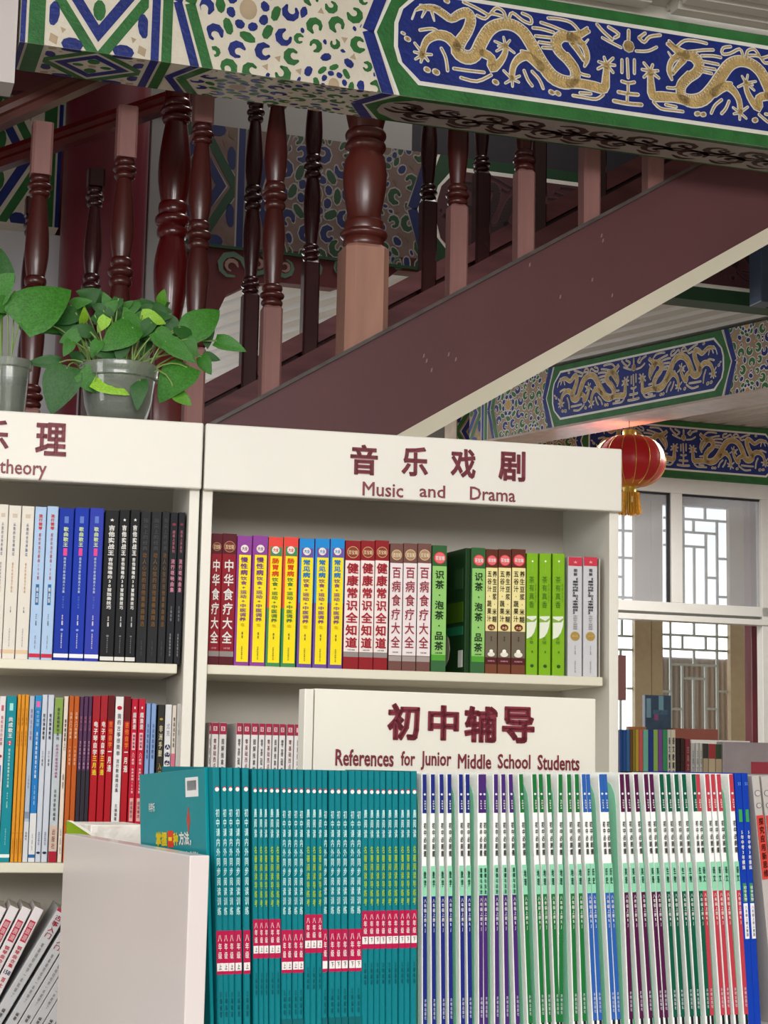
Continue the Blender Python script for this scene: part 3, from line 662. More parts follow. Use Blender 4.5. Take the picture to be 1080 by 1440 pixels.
CUP = [('d', .065, .16, .16, '#eef2d0'), ('t', '·······', .085, .155, .03, 'white'), ('t', '茶有真香', .19, .45, .44, '#3c6b14', 0, -.08), ('t', '茶道与茶艺', .25, .4, .12, '#4d7c1c', 0, .28), ('p', [(-.485, .52), (.36, .515), (.40, .55), (.34, .60), (.18, .65), (-.1, .69), (-.485, .705)], '#dfe5d2'), ('p', [(-.485, .535), (.0, .555), (.37, .53), (.38, .545), (.2, .565), (-.485, .57)], '#86a84c'), ('t', '王健', .69, .745, .34, '#4d7c1c', 0, -.08), ('t', '著', .80, .82, .14, '#3c6b14'), ('d', .925, .3, .28, '#33521c')]
GRY = [('b', 0, .075, '#c2374a'), ('h', '★', .03, .055, .3, '#e7a0a0'), ('t', '图解', .1, .16, .26, 'dark', .02), ('t', '【黄帝内经】和【本草纲目】', .175, .48, .42, 'dark', .03), ('t', '中的女人养颜经', .49, .61, .3, 'grey', .01), ('d', .665, .66, .62, '#a98a45'), ('h', '典藏', .655, .675, .42, '#cdb377'), ('t', '主编', .74, .82, .08, 'grey'), ('t', '出版社有限公司', .87, .97, .1, 'grey')]
it = []
for a, b in ((298, 313.4), (313.4, 333.6)): it.append(('dark red hardback with large white title', a, b, 750, '#8d1726', DRM))
for a, b in ((334, 355.2), (356, 377.6)): it.append(('yellow spined book trimmed in purple', a, b, 753, '#8a3f94', sq('慢性病', '#8a3f94', '', 'purple', 'purple')))
for a, b in ((378, 398.6), (399.2, 420)): it.append(('yellow spined book trimmed in red and green', a, b, 755, '#3f8757', [('b', 0, .55, '#e0443c'), ('b', .075, .145, '#3f8757', .04, .8)]+sq('肠胃病', '#e0443c', '', '#e8531f', 'green')[2:]))
for a, b in ((421.5, 442.6), (443.5, 464), (465, 485.2)): it.append(('yellow spined book trimmed in blue and violet', a, b, 757, '#6b4f9c', [('b', 0, .5, '#1c86cf'), ('b', .075, .145, '#6b4f9c', .04, .8)]+sq('常见病', '#1c86cf', '', '#1c86cf', 'purple')[2:]))
for a, b in ((486, 507.4), (507.8, 527.6), (528, 547.6)): it.append(('crimson hardback with large red title on white', a, b, 760, '#8c1a22', CRD))
for a, b in ((549, 567.3), (567.8, 587.2), (587.8, 607)): it.append(('mottled brown hardback with thin red title', a, b, 764, '#6f4a44', PKD))
it.append(('pale green tea book left of the gap', 608.5, 629, 766.5, '#4a7a46', TEA)); it.append(('pale green tea book right of the gap', 664.2, 683, 770, '#4a7a46', TEA))
for a, b in ((683.5, 700.3), (701, 719.2), (720, 739.6)): it.append(('brown and cream soya milk recipe book', a, b, 772, '#6b3a26', GRN))
for a, b in ((741, 757), (759, 775.4), (777.5, 794.6)): it.append(('bright green book with white cup picture', a, b, 778, '#7cae1c', CUP))
for a, b in ((799, 819), (820.6, 840.3)): it.append(('light grey book with gold medallion', a, b, 783, '#c5c5c9', GRY))
run(CAB, .03, 1.6855, it, .175, 'books on the upper shelf under Music and Drama', ', Music and Drama shelf')
# the opened dark cover of the green book beside the gap
ua_, zt_ = CAB.pv(664, 770, .03)
o = thing('book', 'dark green book seen by its cover, inside the gap between tea books', 'book', CAB.P(ua_-.006, .036, 1.6855), CAB.yaw+.16, 'books on the upper shelf under Music and Drama')
cm, pm = cover_mesh(.010, zt_-1.6855-.001, .17); link('cover', cm, o, m=hx('#1d3a1e', .3)); link('pages', pm, o)
for (y0, y1, z0, z1, c) in ((.012, .05, .165, .205, '#2c4a2a'), (.01, .10, .10, .14, '#3c5a10'), (.01, .09, .075, .092, '#1f6a4a'), (.01, .03, .012, .045, '#c9c9c4')):
    MB().box(-.0058, -.005, y0, y1, z0, z1).build('cover_panel', hx(c), o)
MB().prism([(.10+.03*math.cos(k/10*PI*2), .05+.035*math.sin(k/10*PI*2)) for k in range(10)], -.0058, -.005, 'x').build('cover_panel', hx('#b9b39a'), o)
MB().box(-.001, .001, .0, .10, 0, .235).build('metal_bookend_plate', LAMI, BC2, (CAB.pv(843, 860, .03)[0]+.0-uR0, .03, 1.6855))

# --- music and drama, second shelf: white spines with a red top
it = []
for i, (a, b) in enumerate(((52, 64), (65, 102.5), (104, 143), (190, 222), (225, 262), (265, 302), (305, 336), (338, 372), (374, 405), (408, 440), (445, 482), (484, 528), (535, 568), (570, 590), (592, 640))):
    it.append(('white spined beginner guide with dark red top', 280+a/3.6, 280+b/3.6-.4, 1016+i*.25, '#dcd9d8', [('b', 0, .082, '#9c2340'), ('b', .025, .058, '#e0b9bf', 0, .55), ('h', '5', .03, .053, .3, 'maroon'), ('t', ('零基础轻松学', '零基础西点甜点制作', '图解推拿按摩入门')[i % 3], .115, .5, .4, ('dark', '#7c3c42', 'dark')[i % 3]), ('t', '从入门到精通', .55, .8, .35, 'maroon')]))
run(CAB, .035, 1.3205, it, .16, 'white and red guides on the second shelf under Music and Drama', ', second Music and Drama shelf')

# --- theory bookcase, upper shelf
it = []
W1 = lambda c, c2: [('b', .94, .965, c), ('b', .055, .08, '#c9b9a8', 0, .4), ('t', '从我的全世界路过', .115, .33, .2, '#5c6b8c'), ('t', '超好听新版流行歌曲', .375, .57, .13, c2), ('t', '主编', .66, .7, .08, 'dark'), ('t', '出版社有限公司', .8, .92, .08, 'grey')]
for i, (a, b) in enumerate(((-34, -19), (-18, -3), (-2, 12.6), (13.2, 30.6), (31.4, 49))): it.append(('off-white paperback with faint thin lettering', a, b, 707.5+i*.9, '#dcd6cc', W1('#d5a7a5' if i < 3 else '#d9bd9c', '#6f7a99' if i < 3 else '#c79a68')))
LB = [('t', '流行钢琴', .05, .155, .34, '#e0452c', .03), ('t', '超好听流行歌曲100首', .175, .48, .2, 'red'), ('b', .51, .645, '#2a6aa0', 0, .3), ('t', '精选版', .53, .63, .2, 'white'), ('t', '主编', .70, .78, .1, 'dark'), ('t', '出版社', .84, .93, .1, 'grey'), ('b', .96, .985, '#c02844')]
for a, b in ((50, 66), (67, 82.8)): it.append(('pale blue paperback with red lettering', a, b, 712, '#a9c3e2', LB))
KB = [('b', .055, .1, '#5d7ac4', 0, .28), ('t', '歌曲歌王', .125, .255, .34, '#d8e8b4', .03), ('b', .265, .315, '#d7498c', 0, .26), ('t', '超级流行歌曲精选大全集', .325, .56, .17, '#b9cde0', .02), ('t', '简谱六线谱', .58, .66, .14, '#4f74d0'), ('t', '主编', .7, .77, .1, 'white'), ('d', .8, .2, .16, '#7f9ae0'), ('t', '出版社有限公司', .82, .92, .08, 'white'), ('b', .955, .98, '#e8e8ec')]
for a, b, c in ((84, 105, '#10309c'), (106, 126, '#1232a4'), (127, 147, '#2c3aa6')): it.append(('royal blue songbook with white bottom band', a, b, 714, c, KB))
SB = [('h', '★', .055, .075, .3, 'white'), ('t', '吉他实战王', .1, .3, .48, 'white', .04), ('t', '吉他弹唱的30首独奏技巧', .315, .655, .36, 'white', .035), ('t', '主编', .7, .77, .12, 'white'), ('d', .83, .2, .16, '#77777a'), ('t', '出版社有限公司', .84, .94, .1, 'grey'), ('b', .965, .99, '#dcdad4')]
for a, b in ((148.6, 168), (168.6, 183.2), (184, 197.8)): it.append(('black songbook with bold white title and star', a, b, 717, '#18191d', SB))
DB = [('t', '指尖上的经典', .045, .26, .5, '#45474a', .01), ('t', '动人心弦的吉他重奏曲精选', .275, .76, .42, '#7a5526'), ('t', '出版社', .85, .95, .1, '#55565a')]
for a, b in ((198.8, 213), (213.6, 228), (228.6, 239.4)): it.append(('dark charcoal songbook with bronze lettering', a, b, 719, '#222326', DB))
SU = [('d', .08, .5, .4, '#7a2a3c'), ('t', '超易上手系列', .12, .27, .36, '#b56a7c', .02), ('t', '流行唢呐曲集', .31, .53, .52, '#d98fa5', .03), ('t', '主编编著', .62, .72, .22, 'grey'), ('t', '出版社有限公司', .8, .95, .18, '#b0b0b0')]
for a, b in ((240, 251), (251.6, 261)): it.append(('black songbook with pink lettering', a, b, 720.5, '#1b1b20', SU))
run(CAB, .03, 1.6845, it, .2, 'songbooks on the upper theory shelf', ', upper theory shelf')

# --- theory bookcase, second shelf
def x36(a): return a/3.6
def Y2(y): return 940+y/3.6
it = []
def A(desc, a, b, y, c, sp): it.append((desc, x36(a)+.2, x36(b)-.2, Y2(y), c, sp))
A('white music primer with red medallion', -40, 0, 140, '#d9d5d2', [])
A('white music primer with red medallion and blue label', 0, 33, 140, '#dcd6d6', [('b', .055, .09, '#b55a6c', 0, .4), ('t', '我和音乐的故事', .12, .3, .4, '#b04a5c'), ('d', .365, .5, .5, '#a3182c'), ('b', .42, .56, '#2b62b0', 0, .36), ('t', '主编', .6, .7, .2, 'dark'), ('t', '出版社', .85, .95, .12, 'grey'), ('b', .97, .995, '#a3182c')])
A('teal songbook with white handwriting title', 34, 88, 138, '#0b8390', [('b', .045, .09, '#9adbd6', 0, .35), ('t', '共成歌王', .13, .255, .46, 'white', .03), ('d', .285, .42, .42, '#c33a4c'), ('h', '2', .275, .3, .15, 'white'), ('t', '超级流行歌曲精选大全集', .32, .555, .2, '#c9e8e0', .02), ('t', '主编', .58, .68, .12, '#9adbd6'), ('t', '出版社有限公司', .8, .9, .1, '#9adbd6'), ('b', .955, .975, '#dfe9e6')])
for a, b in ((91, 110), (110, 130), (130, 150)): A('amber orange thin exercise book', a, b, 132, '#d58f27', [('t', '少儿钢琴', .08, .19, .4, '#a56516'), ('t', '基础教程', .22, .31, .3, '#a56516'), ('d', .83, .5, .3, '#b8791c'), ('t', '出版社有限公司', .86, .95, .3, '#a56516')])
A('pale grey-blue thin score', 151, 178, 138, '#a9b6c6', [('t', '钢琴流行曲集', .08, .27, .4, '#8c6c9c'), ('t', '主编编著', .48, .56, .25, 'grey'), ('b', .7, .74, '#7d8ca0'), ('b', .76, 1, '#c9ccd2'), ('t', '出版社', .82, .87, .4, 'dark')])
A('bright blue score with pink badge', 179, 214, 137, '#1c74b8', [('b', .0, .085, '#1f8ac0'), ('b', .035, .07, '#e0609a', 0, .6), ('t', '哈农钢琴', .09, .19, .45, '#8cc4ea', .02), ('t', '流行歌曲的精选大全集', .22, .5, .3, 'white', .02), ('t', '主编编著', .54, .66, .2, '#9cc8ea'), ('b', .71, 1, '#d5d6d6'), ('t', '出版社', .83, .93, .15, 'grey'), ('b', .955, .975, '#2b62a0')])
for a, b in ((215, 244), (245, 277)): A('silvery white score with bold black title', a, b, 132, '#c3c9d4', [('t', '轻松弹奏教程', .115, .27, .4, 'black', .03), ('t', '王小编著', .34, .43, .25, 'dark'), ('t', '出版社有限公司', .82, .9, .3, 'navy'), ('d', .945, .7, .45, '#1c2a44')])
A('pale score with green top corner', 279, 322, 149, '#b7bfc4', [('b', 0, .22, '#7f9c45'), ('t', '音乐基础教材系列', .06, .26, .36, 'dark', .02), ('t', '经典流行歌曲钢琴曲集', .285, .49, .34, '#a3407c', .01), ('t', '肖邦李斯特编著', .56, .75, .3, 'dark'), ('b', .78, .93, '#c9b0a0'), ('t', '出版社', .8, .92, .4, '#80605a'), ('b', .935, 1, '#a3182c')])
A('slim cream score with black title', 326, 349, 140, '#dccdbf', [('t', '钢琴零基础入门', .14, .33, .4, 'dark', .03), ('t', '编著', .47, .56, .3, 'dark'), ('t', '出版社', .8, .95, .3, 'grey')])
for a, b in ((352, 378), (378, 405)): A('rust orange thin tutor book', a, b, 138, '#b4561e', [('t', '古筝入门与提高', .1, .26, .5, '#e8c4a4', .02), ('t', '一本通编著', .31, .42, .4, '#e8b08c', .02)])
for a, b in ((406, 427), (427.5, 450), (450.5, 470)): A('purple to black thin tutor book', a, b, 142, '#4f2f50', [('b', .45, 1, '#2a2630'), ('t', '轻松上手', .12, .21, .5, '#b06a7c'), ('t', '流行歌曲入门教程', .27, .44, .45, '#c39ab0', .01)])
REDY = lambda s1: [('b', 0, .14, '#9c1a26'), ('t', '电子琴自学', .155, .36, .6, 'white', .03), ('t', '三月通', .365, .48, .6, 'yellow', .03)]
for a, b in ((472, 511), (512, 548)): A('red keyboard tutor, white and yellow title', a, b, 138, '#a80f1e', REDY(1))
GT = [('b', 0, .15, '#5e0d14'), ('t', '吉他自学', .155, .315, .6, '#f0852c', .03), ('t', '一月通', .335, .46, .6, 'white', .03)]
A('red guitar tutor left of the white zither book', 549, 584, 137, '#a80f1e', GT)
A('tall white zither book between two red ones', 586, 630, 141, '#dedcdc', [('d', .07, .6, .5, '#b5122a'), ('t', '我的古筝很简单', .105, .36, .45, 'dark', .01), ('t', '流行歌曲精选集', .38, .58, .36, 'dark'), ('t', '主编编著', .65, .75, .3, 'dark')])
A('red guitar tutor right of the white zither book', 631, 666, 142, '#a80f1e', GT)
for a, b in ((668, 702), (703, 740)): A('crimson songbook with white star', a, b, 153, '#b51430', [('h', '★', .045, .065, .34, 'white'), ('t', '超浪漫', .085, .19, .55, 'white', .05), ('b', .21, .315, '#e7b9bf', 0, .5), ('t', '钢琴曲集', .22, .305, .36, 'maroon', .02), ('t', '入门教程·有声视频158首', .33, .58, .4, '#f0ccd2', .02), ('b', .61, .75, '#d6a59c', 0, .55), ('t', '超值精选', .63, .73, .36, 'maroon'), ('t', '编著', .8, .9, .15, 'white')])
for a, b in ((742, 766), (768, 794)): A('light steel-blue score with navy title', a, b, 177, '#7f9cc9', [('t', '手风琴简谱教程', .13, .35, .42, 'navy', .01), ('t', '编著', .48, .56, .3, 'navy')])
A('black hand-drum tutor with yellow dot', 801, 837, 185, '#2b2b24', [('d', .09, .5, .34, '#b9983c'), ('t', '非洲手鼓', .13, .33, .55, '#d9cfae', .02), ('t', '入门一本通', .37, .62, .5, '#b5923c', .02)])
A('white ukulele tutor with navy discs', 838, 873, 183, '#d3d3d4', [('t', '尤克', .12, .2, .5, '#9a9aa0'), ('d', .27, .8, .8, '#1c2050'), ('d', .32, .8, .8, '#1c2050'), ('d', .37, .8, .8, '#1c2050'), ('d', .42, .8, .8, '#1c2050'), ('t', '入门与实战', .25, .44, .5, 'white', .02), ('t', '教程', .46, .53, .5, 'dark', .02)])
A('cream and pink thin tutor book', 874, 896, 185, '#cfc4b8', [('t', '零基础学唱歌', .08, .27, .4, 'dark', .02), ('b', .31, .8, '#c4657c')])
A('worn grey book against the bookcase side', 897, 922, 178, '#b5b3ae', [('t', '乐理', .12, .2, .2, 'grey')])
run(CAB, .03, 1.3205, it, .19, 'thin music books on the second theory shelf', ', second theory shelf')

# --- theory bookcase, third shelf: leaning books
def leaning(px0, py0, px1, py1, wpx, c, sp, desc, h=.25, w=.03, group='leaning music books on the third theory shelf'):
    a0, z0 = CAB.pv(px0, py0, w); a1, z1 = CAB.pv(px1, py1, w)      # top-left and a lower point on the left edge
    L = math.hypot(a0-a1, z0-z1); dx, dz = (a0-a1)/L, (z0-z1)/L; lean = math.atan2(dx, dz)
    h = (z0-.995)/math.cos(lean)-.002; t = wpx/2500*3.25; bx, bz = a0-dx*h, z0-dz*h
    cx, cz = bx+math.cos(lean)*t/2, bz-math.sin(lean)*t/2
    o = book(CAB, cx, w, cz, t-.0004, h, .185, hx(c), desc, group, lean); spine(o, t, h, sp); return o
RM_ = [('b', .09, .24, '#c93a50', 0, .62), ('t', '超浪漫', .10, .23, .5, '#f0c0c6', .04), ('t', '钢琴曲合集', .27, .42, .5, '#c93a50', .02), ('h', '158', .44, .47, .7, 'navy'), ('t', '首大合集', .49, .64, .45, '#c93a50', .02), ('b', .68, .78, '#c93a50', 0, .6)]
for i, x in enumerate((-20.5, -3, 14.5, 32, 49.5)):
    leaning(x, 1272-.5*i*0+i*.6, x-59, 1272+118, 13.2, '#e6e0e2', RM_, ('%s from left of five thick white leaning books with red title' % ORD[i]))
GW = [('b', 0, .02, '#b02844'), ('t', '古筝入门', .04, .2, .6, '#a01a38', .02), ('t', '零基础轻松学一本就够了', .24, .62, .25, 'grey', .01), ('t', '编著', .7, .76, .3, 'dark')]
for i, (x, y) in enumerate(((88, 1276), (99, 1297), (110, 1309), (121, 1320), (132, 1331), (143, 1342), (156, 1352))):
    leaning(x-6, y, x-6-94, y+157, 15.5 if i == 0 else 14.2, '#c9cacd', GW, ('%s from left of the grey leaning zither primers' % ORD[i]), .26, .028)

# ------------------------------------------------------------------ front display rack
ZB = 1.2085
T = thing('display_rack', 'white laminate display rack holding the teal and white workbooks', 'rack', RACK.P(0, 0, 0), RACK.yaw)
u0, z0 = RACK.pv(267, 1203, -.045); u1, _ = RACK.pv(295, 1203, -.045)
MB().box(0, u1-u0, 0, .545, 0, z0, .0012).build('side_panel', mat('#dcd3d2', .22, coat=.3, var=.02, scale=4), T, (u0, -.045, 0), math.radians(.8))
MB().box(.98, 1.0, -.045, .50, 0, z0, .0012).build('side_panel', mat('#dcd3d2', .22, coat=.3, var=.02, scale=4), T)
MB().box(u1, .98, -.03, .50, ZB-.025, ZB, .001).build('shelf', LAM, T); MB().box(RACK.pv(112, 1330, .70)[0], .98, .505, .70, ZB-.025, ZB, .001).build('shelf', LAM, T)
MB().box(u1, .98, .46, .48, 0, ZB-.025).build('back_panel', LAM, T)
MB().box(u1, .98, 0, .46, .05, .08).build('shelf', LAM, T)
MB().box(u1, .98, 0, .46, .62, .645).build('shelf', LAM, T)
# sign board behind the books
wS = .27
a0, zt0 = RACK.pv(443, 968, wS); a1, zt1 = RACK.pv(838, 980, wS)
T2 = thing('sign_board', 'white sign board reading References for Junior Middle School Students', 'sign', RACK.P((a0+a1)/2, wS, ZB), RACK.yaw)
hw = (a1-a0)/2; H = zt0-ZB
MB().box(-hw, hw, 0, .018, 0, H, .0015).build('board', mat('#dfdbd0', .45, var=.03, scale=4), T2); MB().box(-hw-.014, -hw-.002, -.002, .02, 0, H-.001, .001).build('edge_strip', LAM, T2)
def st(s, px, py, pw, ph, b, vert=False):
    a, zz = RACK.pv(px, py, wS-.001); a2, _ = RACK.pv(px+pw, py, wS-.001); _, zb = RACK.pv(px, py+ph, wS-.001)
    text(T2, s, (a+a2)/2-(a0+a1)/2, zz-ZB, a2-a, zz-zb, RED, False, b, -.0012)
st('初', 545, 988, 46, 53, .045); st('中', 602, 991, 44, 50, .045); st('辅', 653, 992, 47, 52, .045); st('导', 706, 993, 46, 52, .045)
for s, a, b, y0, hh in (('References', 472, 554, 1053, 24), ('for', 564, 584, 1056, 21), ('Junior', 592, 635, 1056, 27), ('Middle', 644, 691, 1060, 21), ('School', 700, 746, 1060, 21), ('Students', 756, 815, 1061, 22)):
    st(s, a, y0, b-a, hh, .022)
def rackbook(xt, yt, xb, yb, wpx, c, desc, sp, group, ztop=None, d=.205, w=0, zb=ZB, extra=None):
    a0, z0 = RACK.pv(xt, yt, w); a1, z1 = RACK.pv(xb, yb, w)
    lean = math.atan2(a0-a1, z0-z1); L = (z0-zb)/math.cos(lean); bu = a0-math.sin(lean)*L
    t = (RACK.pv(xt+wpx/2, yt, w)[0]-RACK.pv(xt-wpx/2, yt, w)[0])
    o = book(RACK, bu, w, zb+abs(math.sin(lean))*t/2, t, L, d, hx(c), desc, group, lean, cat='workbook', name='workbook')
    spine(o, t, L, sp)
    return o, t, L
def T8(x): return 290+x/3.484
def ordw(n):
    if n < 20: return ORD[n]
    tens = {2: 'twenty', 3: 'thirty'}; q, r = divmod(n+1, 10)
    return {20: 'twentieth', 30: 'thirtieth'}.get(n+1) or tens[q]+'-'+ORD[r-1]
teal = [(50, 'A', '上', 22), (87, 'A', '上', 11), (117, 'A', '上', 9), (151, 'A', '上', 8), (193, 'A', '上', 8), (238, 'B', '上', 7), (265, 'B', '上', 6), (289, 'B', '上', 6), (319, 'B', '上', 5), (347, 'B', '上', 5), (379, 'A', '上', 4), (406, 'A', '上', 1), (437, 'A', '上', 0), (465, 'A', '上', -2), (498, 'B', '上', -1), (528, 'B', '上', -2), (557, 'B', '上', -2), (583, 'A', '', -2), (617, 'A', '下', -1), (647, 'A', '下', -1), (679, 'A', '下', -1), (715, 'A', '下', -1), (747, 'A', '下', -2), (779, 'B', '下', -2)]+[(x, 'B', '下', -2) for x in (810, 839, 867, 898, 928, 960, 988, 1019)]
xs = [t[0] for t in teal]
for i, (x, k, v, lx) in enumerate(teal):
    nx = xs[i+1]-x if i+1 < len(xs) else 30
    pv_ = x-xs[i-1] if i else 37
    wpx = min(nx, pv_, 34)/3.484-.35
    px = T8(x); yt = 1080 if i < 5 else 1082+min(3, (i-5)*.15)
    if k == 'A':
        sp = [('b', .585, .74, '#b5144a'), ('t', '八年级', .60, .685, .55, 'white', .01), ('t', '初中课内外同步阅读训练', .148, .53, .58, '#c5ecec', .02), ('t', '主编编著', .80, .89, .3, '#06565e'), ('b', .70, .728, '#e9e6e4', 0, .9)]
        if v: sp.append(('h', v, .704, .722, .4, 'dark'))
        if 10 <= i: sp.append(('b', .905, .975, '#066068', 0, .95))
    else:
        y0 = .545 if i < 10 else .53 if i < 17 else .52
        sp = [('b', y0, y0+.14, '#b5144a'), ('t', '八年级', y0+.012, y0+.085, .55, 'white', .01), ('t', '晨阅读', .145, .25, .55, '#c5ecec', .03), ('t', '名著阅读导练考', .28, .50, .55, '#a9cc4a', .02), ('t', '主编编著', y0+.19, y0+.27, .3, '#06565e'), ('b', y0+.095, y0+.122, '#e9e6e4', 0, .9), ('h', v, y0+.099, y0+.116, .4, 'dark')]
    sp += [('d', .078, .6, .6, '#e8e4e0'), ('b', .068, .079, '#c8324c', 0, .5)]
    rackbook(px, yt, px+lx/3.484, 1070+1250/3.484, wpx, '#077883', f'{ordw(i)} teal workbook from the left, {"white title" if k=="A" else "white and green title"}', sp, 'teal eighth-grade workbooks in the front rack', d=.2)
# the first teal book, swung so its cover shows
o = thing('workbook', 'teal workbook turned to show its cover and barcode, left end of the row', 'workbook', RACK.P(RACK.pv(300, 1080, .004)[0]-.001, .006, ZB+.001), RACK.yaw+math.radians(3), 'teal eighth-grade workbooks in the front rack')
Hc = RACK.pv(300, 1080, 0)[1]-ZB
o.rotation_euler = (math.radians(-2.5), math.radians(-2.5), RACK.yaw+math.radians(3)); o.location += RACK.u*.011
cm, pm = cover_mesh(.004, Hc, .225); link('cover', cm, o, m=hx('#0a8690', .25)); link('pages', pm, o)
# cover print faces -x
def cov(name, y0, y1, z0, z1, c): return MB().box(-.0025, -.0021, y0, y1, z0, z1).build(name, hx(c), o)
cov('barcode_label', .022, .062, Hc-.030, Hc-.009, '#e3e3e3'); cov('barcode', .027, .057, Hc-.023, Hc-.0125, '#85858c')
def ctext(s, y0, y1, z0, z1, m, b=.02):
    return link('lettering', tmesh(s, False, b), o, (-.0028, (y0+y1)/2, z1), (PI/2, 0, -PI/2), (y1-y0, z1-z0, 1), m)
ctext('科学乐', .168, .19, Hc-.044, Hc-.034, INK['white'], .01)
cov('title_panel', .107, .125, Hc-.084, Hc-.066, '#d23c22')
ctext('掌握', .127, .166, Hc-.083, Hc-.067, INK['yellow'], .04)
ctext('一', .110, .122, Hc-.077, Hc-.073, INK['yellow'], .04); ctext('种', .089, .106, Hc-.082, Hc-.068, INK['yellow'], .04); ctext('方法，', .046, .086, Hc-.082, Hc-.067, INK['white'], .04)
ctext('轻松提升', .085, .125, Hc-.1, Hc-.088, INK['yellow'], .03); ctext('阅读成绩！', .025, .083, Hc-.1, Hc-.088, INK['white'], .03)
MB().prism([(.055, Hc-.07), (.050, Hc-.055), (.054, Hc-.04), (.060, Hc-.055)], -.0026, -.0021, 'x').build('feather_print', hx('#b54a3a'), o)

# white and mint workbooks
def X1(x): return 580+x/3.857
def X2(x): return 820+x/3.89
mint = []
def M_(kind, subj, pts):
    for a, b in pts: mint.append((kind, subj, a, b))
M_('navy', '数学', [(X1(a), X1(b)) for a, b in ((65, 67), (110, 116), (157, 167), (200, 208), (262, 273), (298, 313))])
M_('violet', '道德与法治', [(X1(a), X1(b)) for a, b in ((368, 372), (388, 399), (452, 459), (492, 513), (532, 570))])
M_('green', '地理', [(X1(a), X1(b)) for a, b in ((588, 638), (660, 706), (694, 742), (738, 787), (802, 806), (848, 886), (890, 932))])
M_('blue', '历史', [(X1(a), X1(b)) for a, b in ((928, 990), (951, 1018), (1022, 1090), (1043, 1118))])
M_('plum', '英语', [(X2(a), X2(b)) for a, b in ((210, 262), (240, 320), (288, 370), (342, 428), (372, 455))])
M_('dark green', '生物', [(X2(a), X2(b)) for a, b in ((427, 505), (465, 545), (508, 595), (550, 632), (603, 684))])
M_('coral red', '语文', [(X2(a), X2(b)) for a, b in ((626, 706), (677, 765), (708, 797), (740, 840), (808, 893))])
CL = {'navy': '#1d2878', 'violet': '#46266e', 'green': '#1c6e36', 'blue': '#2b5ca8', 'plum': '#4f1642', 'dark green': '#0b5540', 'coral red': '#b53a48'}
cnt = {}; 
for i, (k, s, xt, xb) in enumerate(mint):
    cnt[k] = cnt.get(k, 0)+1; c = CL[k]; tot = sum(1 for q in mint if q[0] == k)
    sp = [('b', 0, .149, c, 0, .8), ('b', .35, .465, '#8cceac', 0, .9), ('b', .465, .955, c, 0, .8), ('d', .077, .42, .42, '#d5d8e2'), ('t', '2024', .1, .135, .38, 'white'),
          ('t', '初中必刷题', .185, .315, .55, 'black', .03), ('t', s, .37 if len(s) < 3 else .36, .43 if len(s) < 3 else .46, .5, '#1c4a40', .03), ('t', '八年级上册RJ', .475, .60, .5, 'white', .005), ('t', '开明出版社', .85, .925, .4, '#c9ccd8'), ('b', .955, 1, '#1a1c22', 0, .5)]
    o, t, L = rackbook(xt, 1089, xb, 1431, 6.6, '#f2f4f2', f'{ORD[cnt[k]-1]} from left of {tot} white-edged workbooks with {k} spine bands', sp, 'white and mint workbooks in the front rack')
    # mint field of the cover, with a rounded shoulder, on the side that shows
    pr = [(.010, .0), (.010, L-.035), (.012, L-.022), (.02, L-.012), (.035, L-.006), (.2, L-.006), (.2, 0)]
    MB().prism([(y, z+.0) for y, z in pr], -t/2-.0003, -t/2-.00002, 'x').build('cover_field', hx('#98dcbc'), o)
for i, (xt, xb, wp) in enumerate(((1038, 1057, 12), (1049.5, 1073, 12))):
    sp = [('h', '5·3', .035, .048, .4, '#7fb0f0'), ('b', .145, .195, '#3a9a4c', 0, .5), ('t', '5年中考3年模拟', .23, .385, .45, 'white', .02), ('b', .44, .515, '#3c8a58', 0, .5), ('t', '初中生物', .45, .51, .4, 'white'), ('b', .52, .66, '#e9e9ee', 0, .6), ('t', '八年级上册人教版', .53, .65, .3, 'dark')]
    rackbook(xt if i == 0 else 1047.6, 1088, xb if i == 0 else 1066, 1431, 9.4 if i == 0 else 8.6, '#0d3aa6', ('left' if i == 0 else 'right')+' of the two thick royal blue exam workbooks', sp, 'royal blue exam workbooks')
for i, (xt, xb) in enumerate(((1063, 1096), (1076, 1112), (1089, 1128))):
    sp = [('d', .07, .8, .7, '#6a6a6a'), ('d', .07, .66, .56, '#bdb8b4'), ('d', .12, .7, .6, '#6a6a6a'), ('d', .12, .56, .46, '#bdb8b4'), ('b', .16, .42, '#c9463c'), ('t', '探究应用新思维', .17, .41, .6, '#4a1512', .02)]
    rackbook(xt, 1092, xb, 1431, 10.6, '#b5b0ac', f'{ORD[i]} grey workbook with red label right of the blue pair', sp, 'grey and red workbooks at the right end of the rack')
# papers lying in the rack behind the end panel
T3 = thing('book_stack', 'pile of white paper-wrapped books with green cover behind the rack end panel', 'books', RACK.P(0, .55, ZB), RACK.yaw)
ax, zt_ = RACK.pv(130, 1160, .56); bx = RACK.pv(216, 1163, .56)[0]; zt_ -= ZB
for k in range(4): MB().box(ax+.003*(3-k), bx-.002*k, .012+.002*k, .14, zt_*k/4+.001, zt_*(k+1)/4, .002).build('wrapped_book', mat('#e9e4dd', .6, var=.08, scale=40, bump=.4, bscale=50), T3)
gp = [RACK.pv(x, y, .55) for x, y in ((94, 1154), (101, 1156), (131, 1176), (131, 1215), (94, 1215))]
MB().prism([(a, z-ZB) for a, z in gp], 0, .004).build('green_cover', hx('#7f9c1c'), T3); gp = [RACK.pv(x, y, .55) for x, y in ((94, 1154), (101, 1154), (134, 1174), (131, 1177), (101, 1157))]
MB().prism([(a, z-ZB) for a, z in gp], -.002, .004).build('cover_edge', PWHITE, T3)
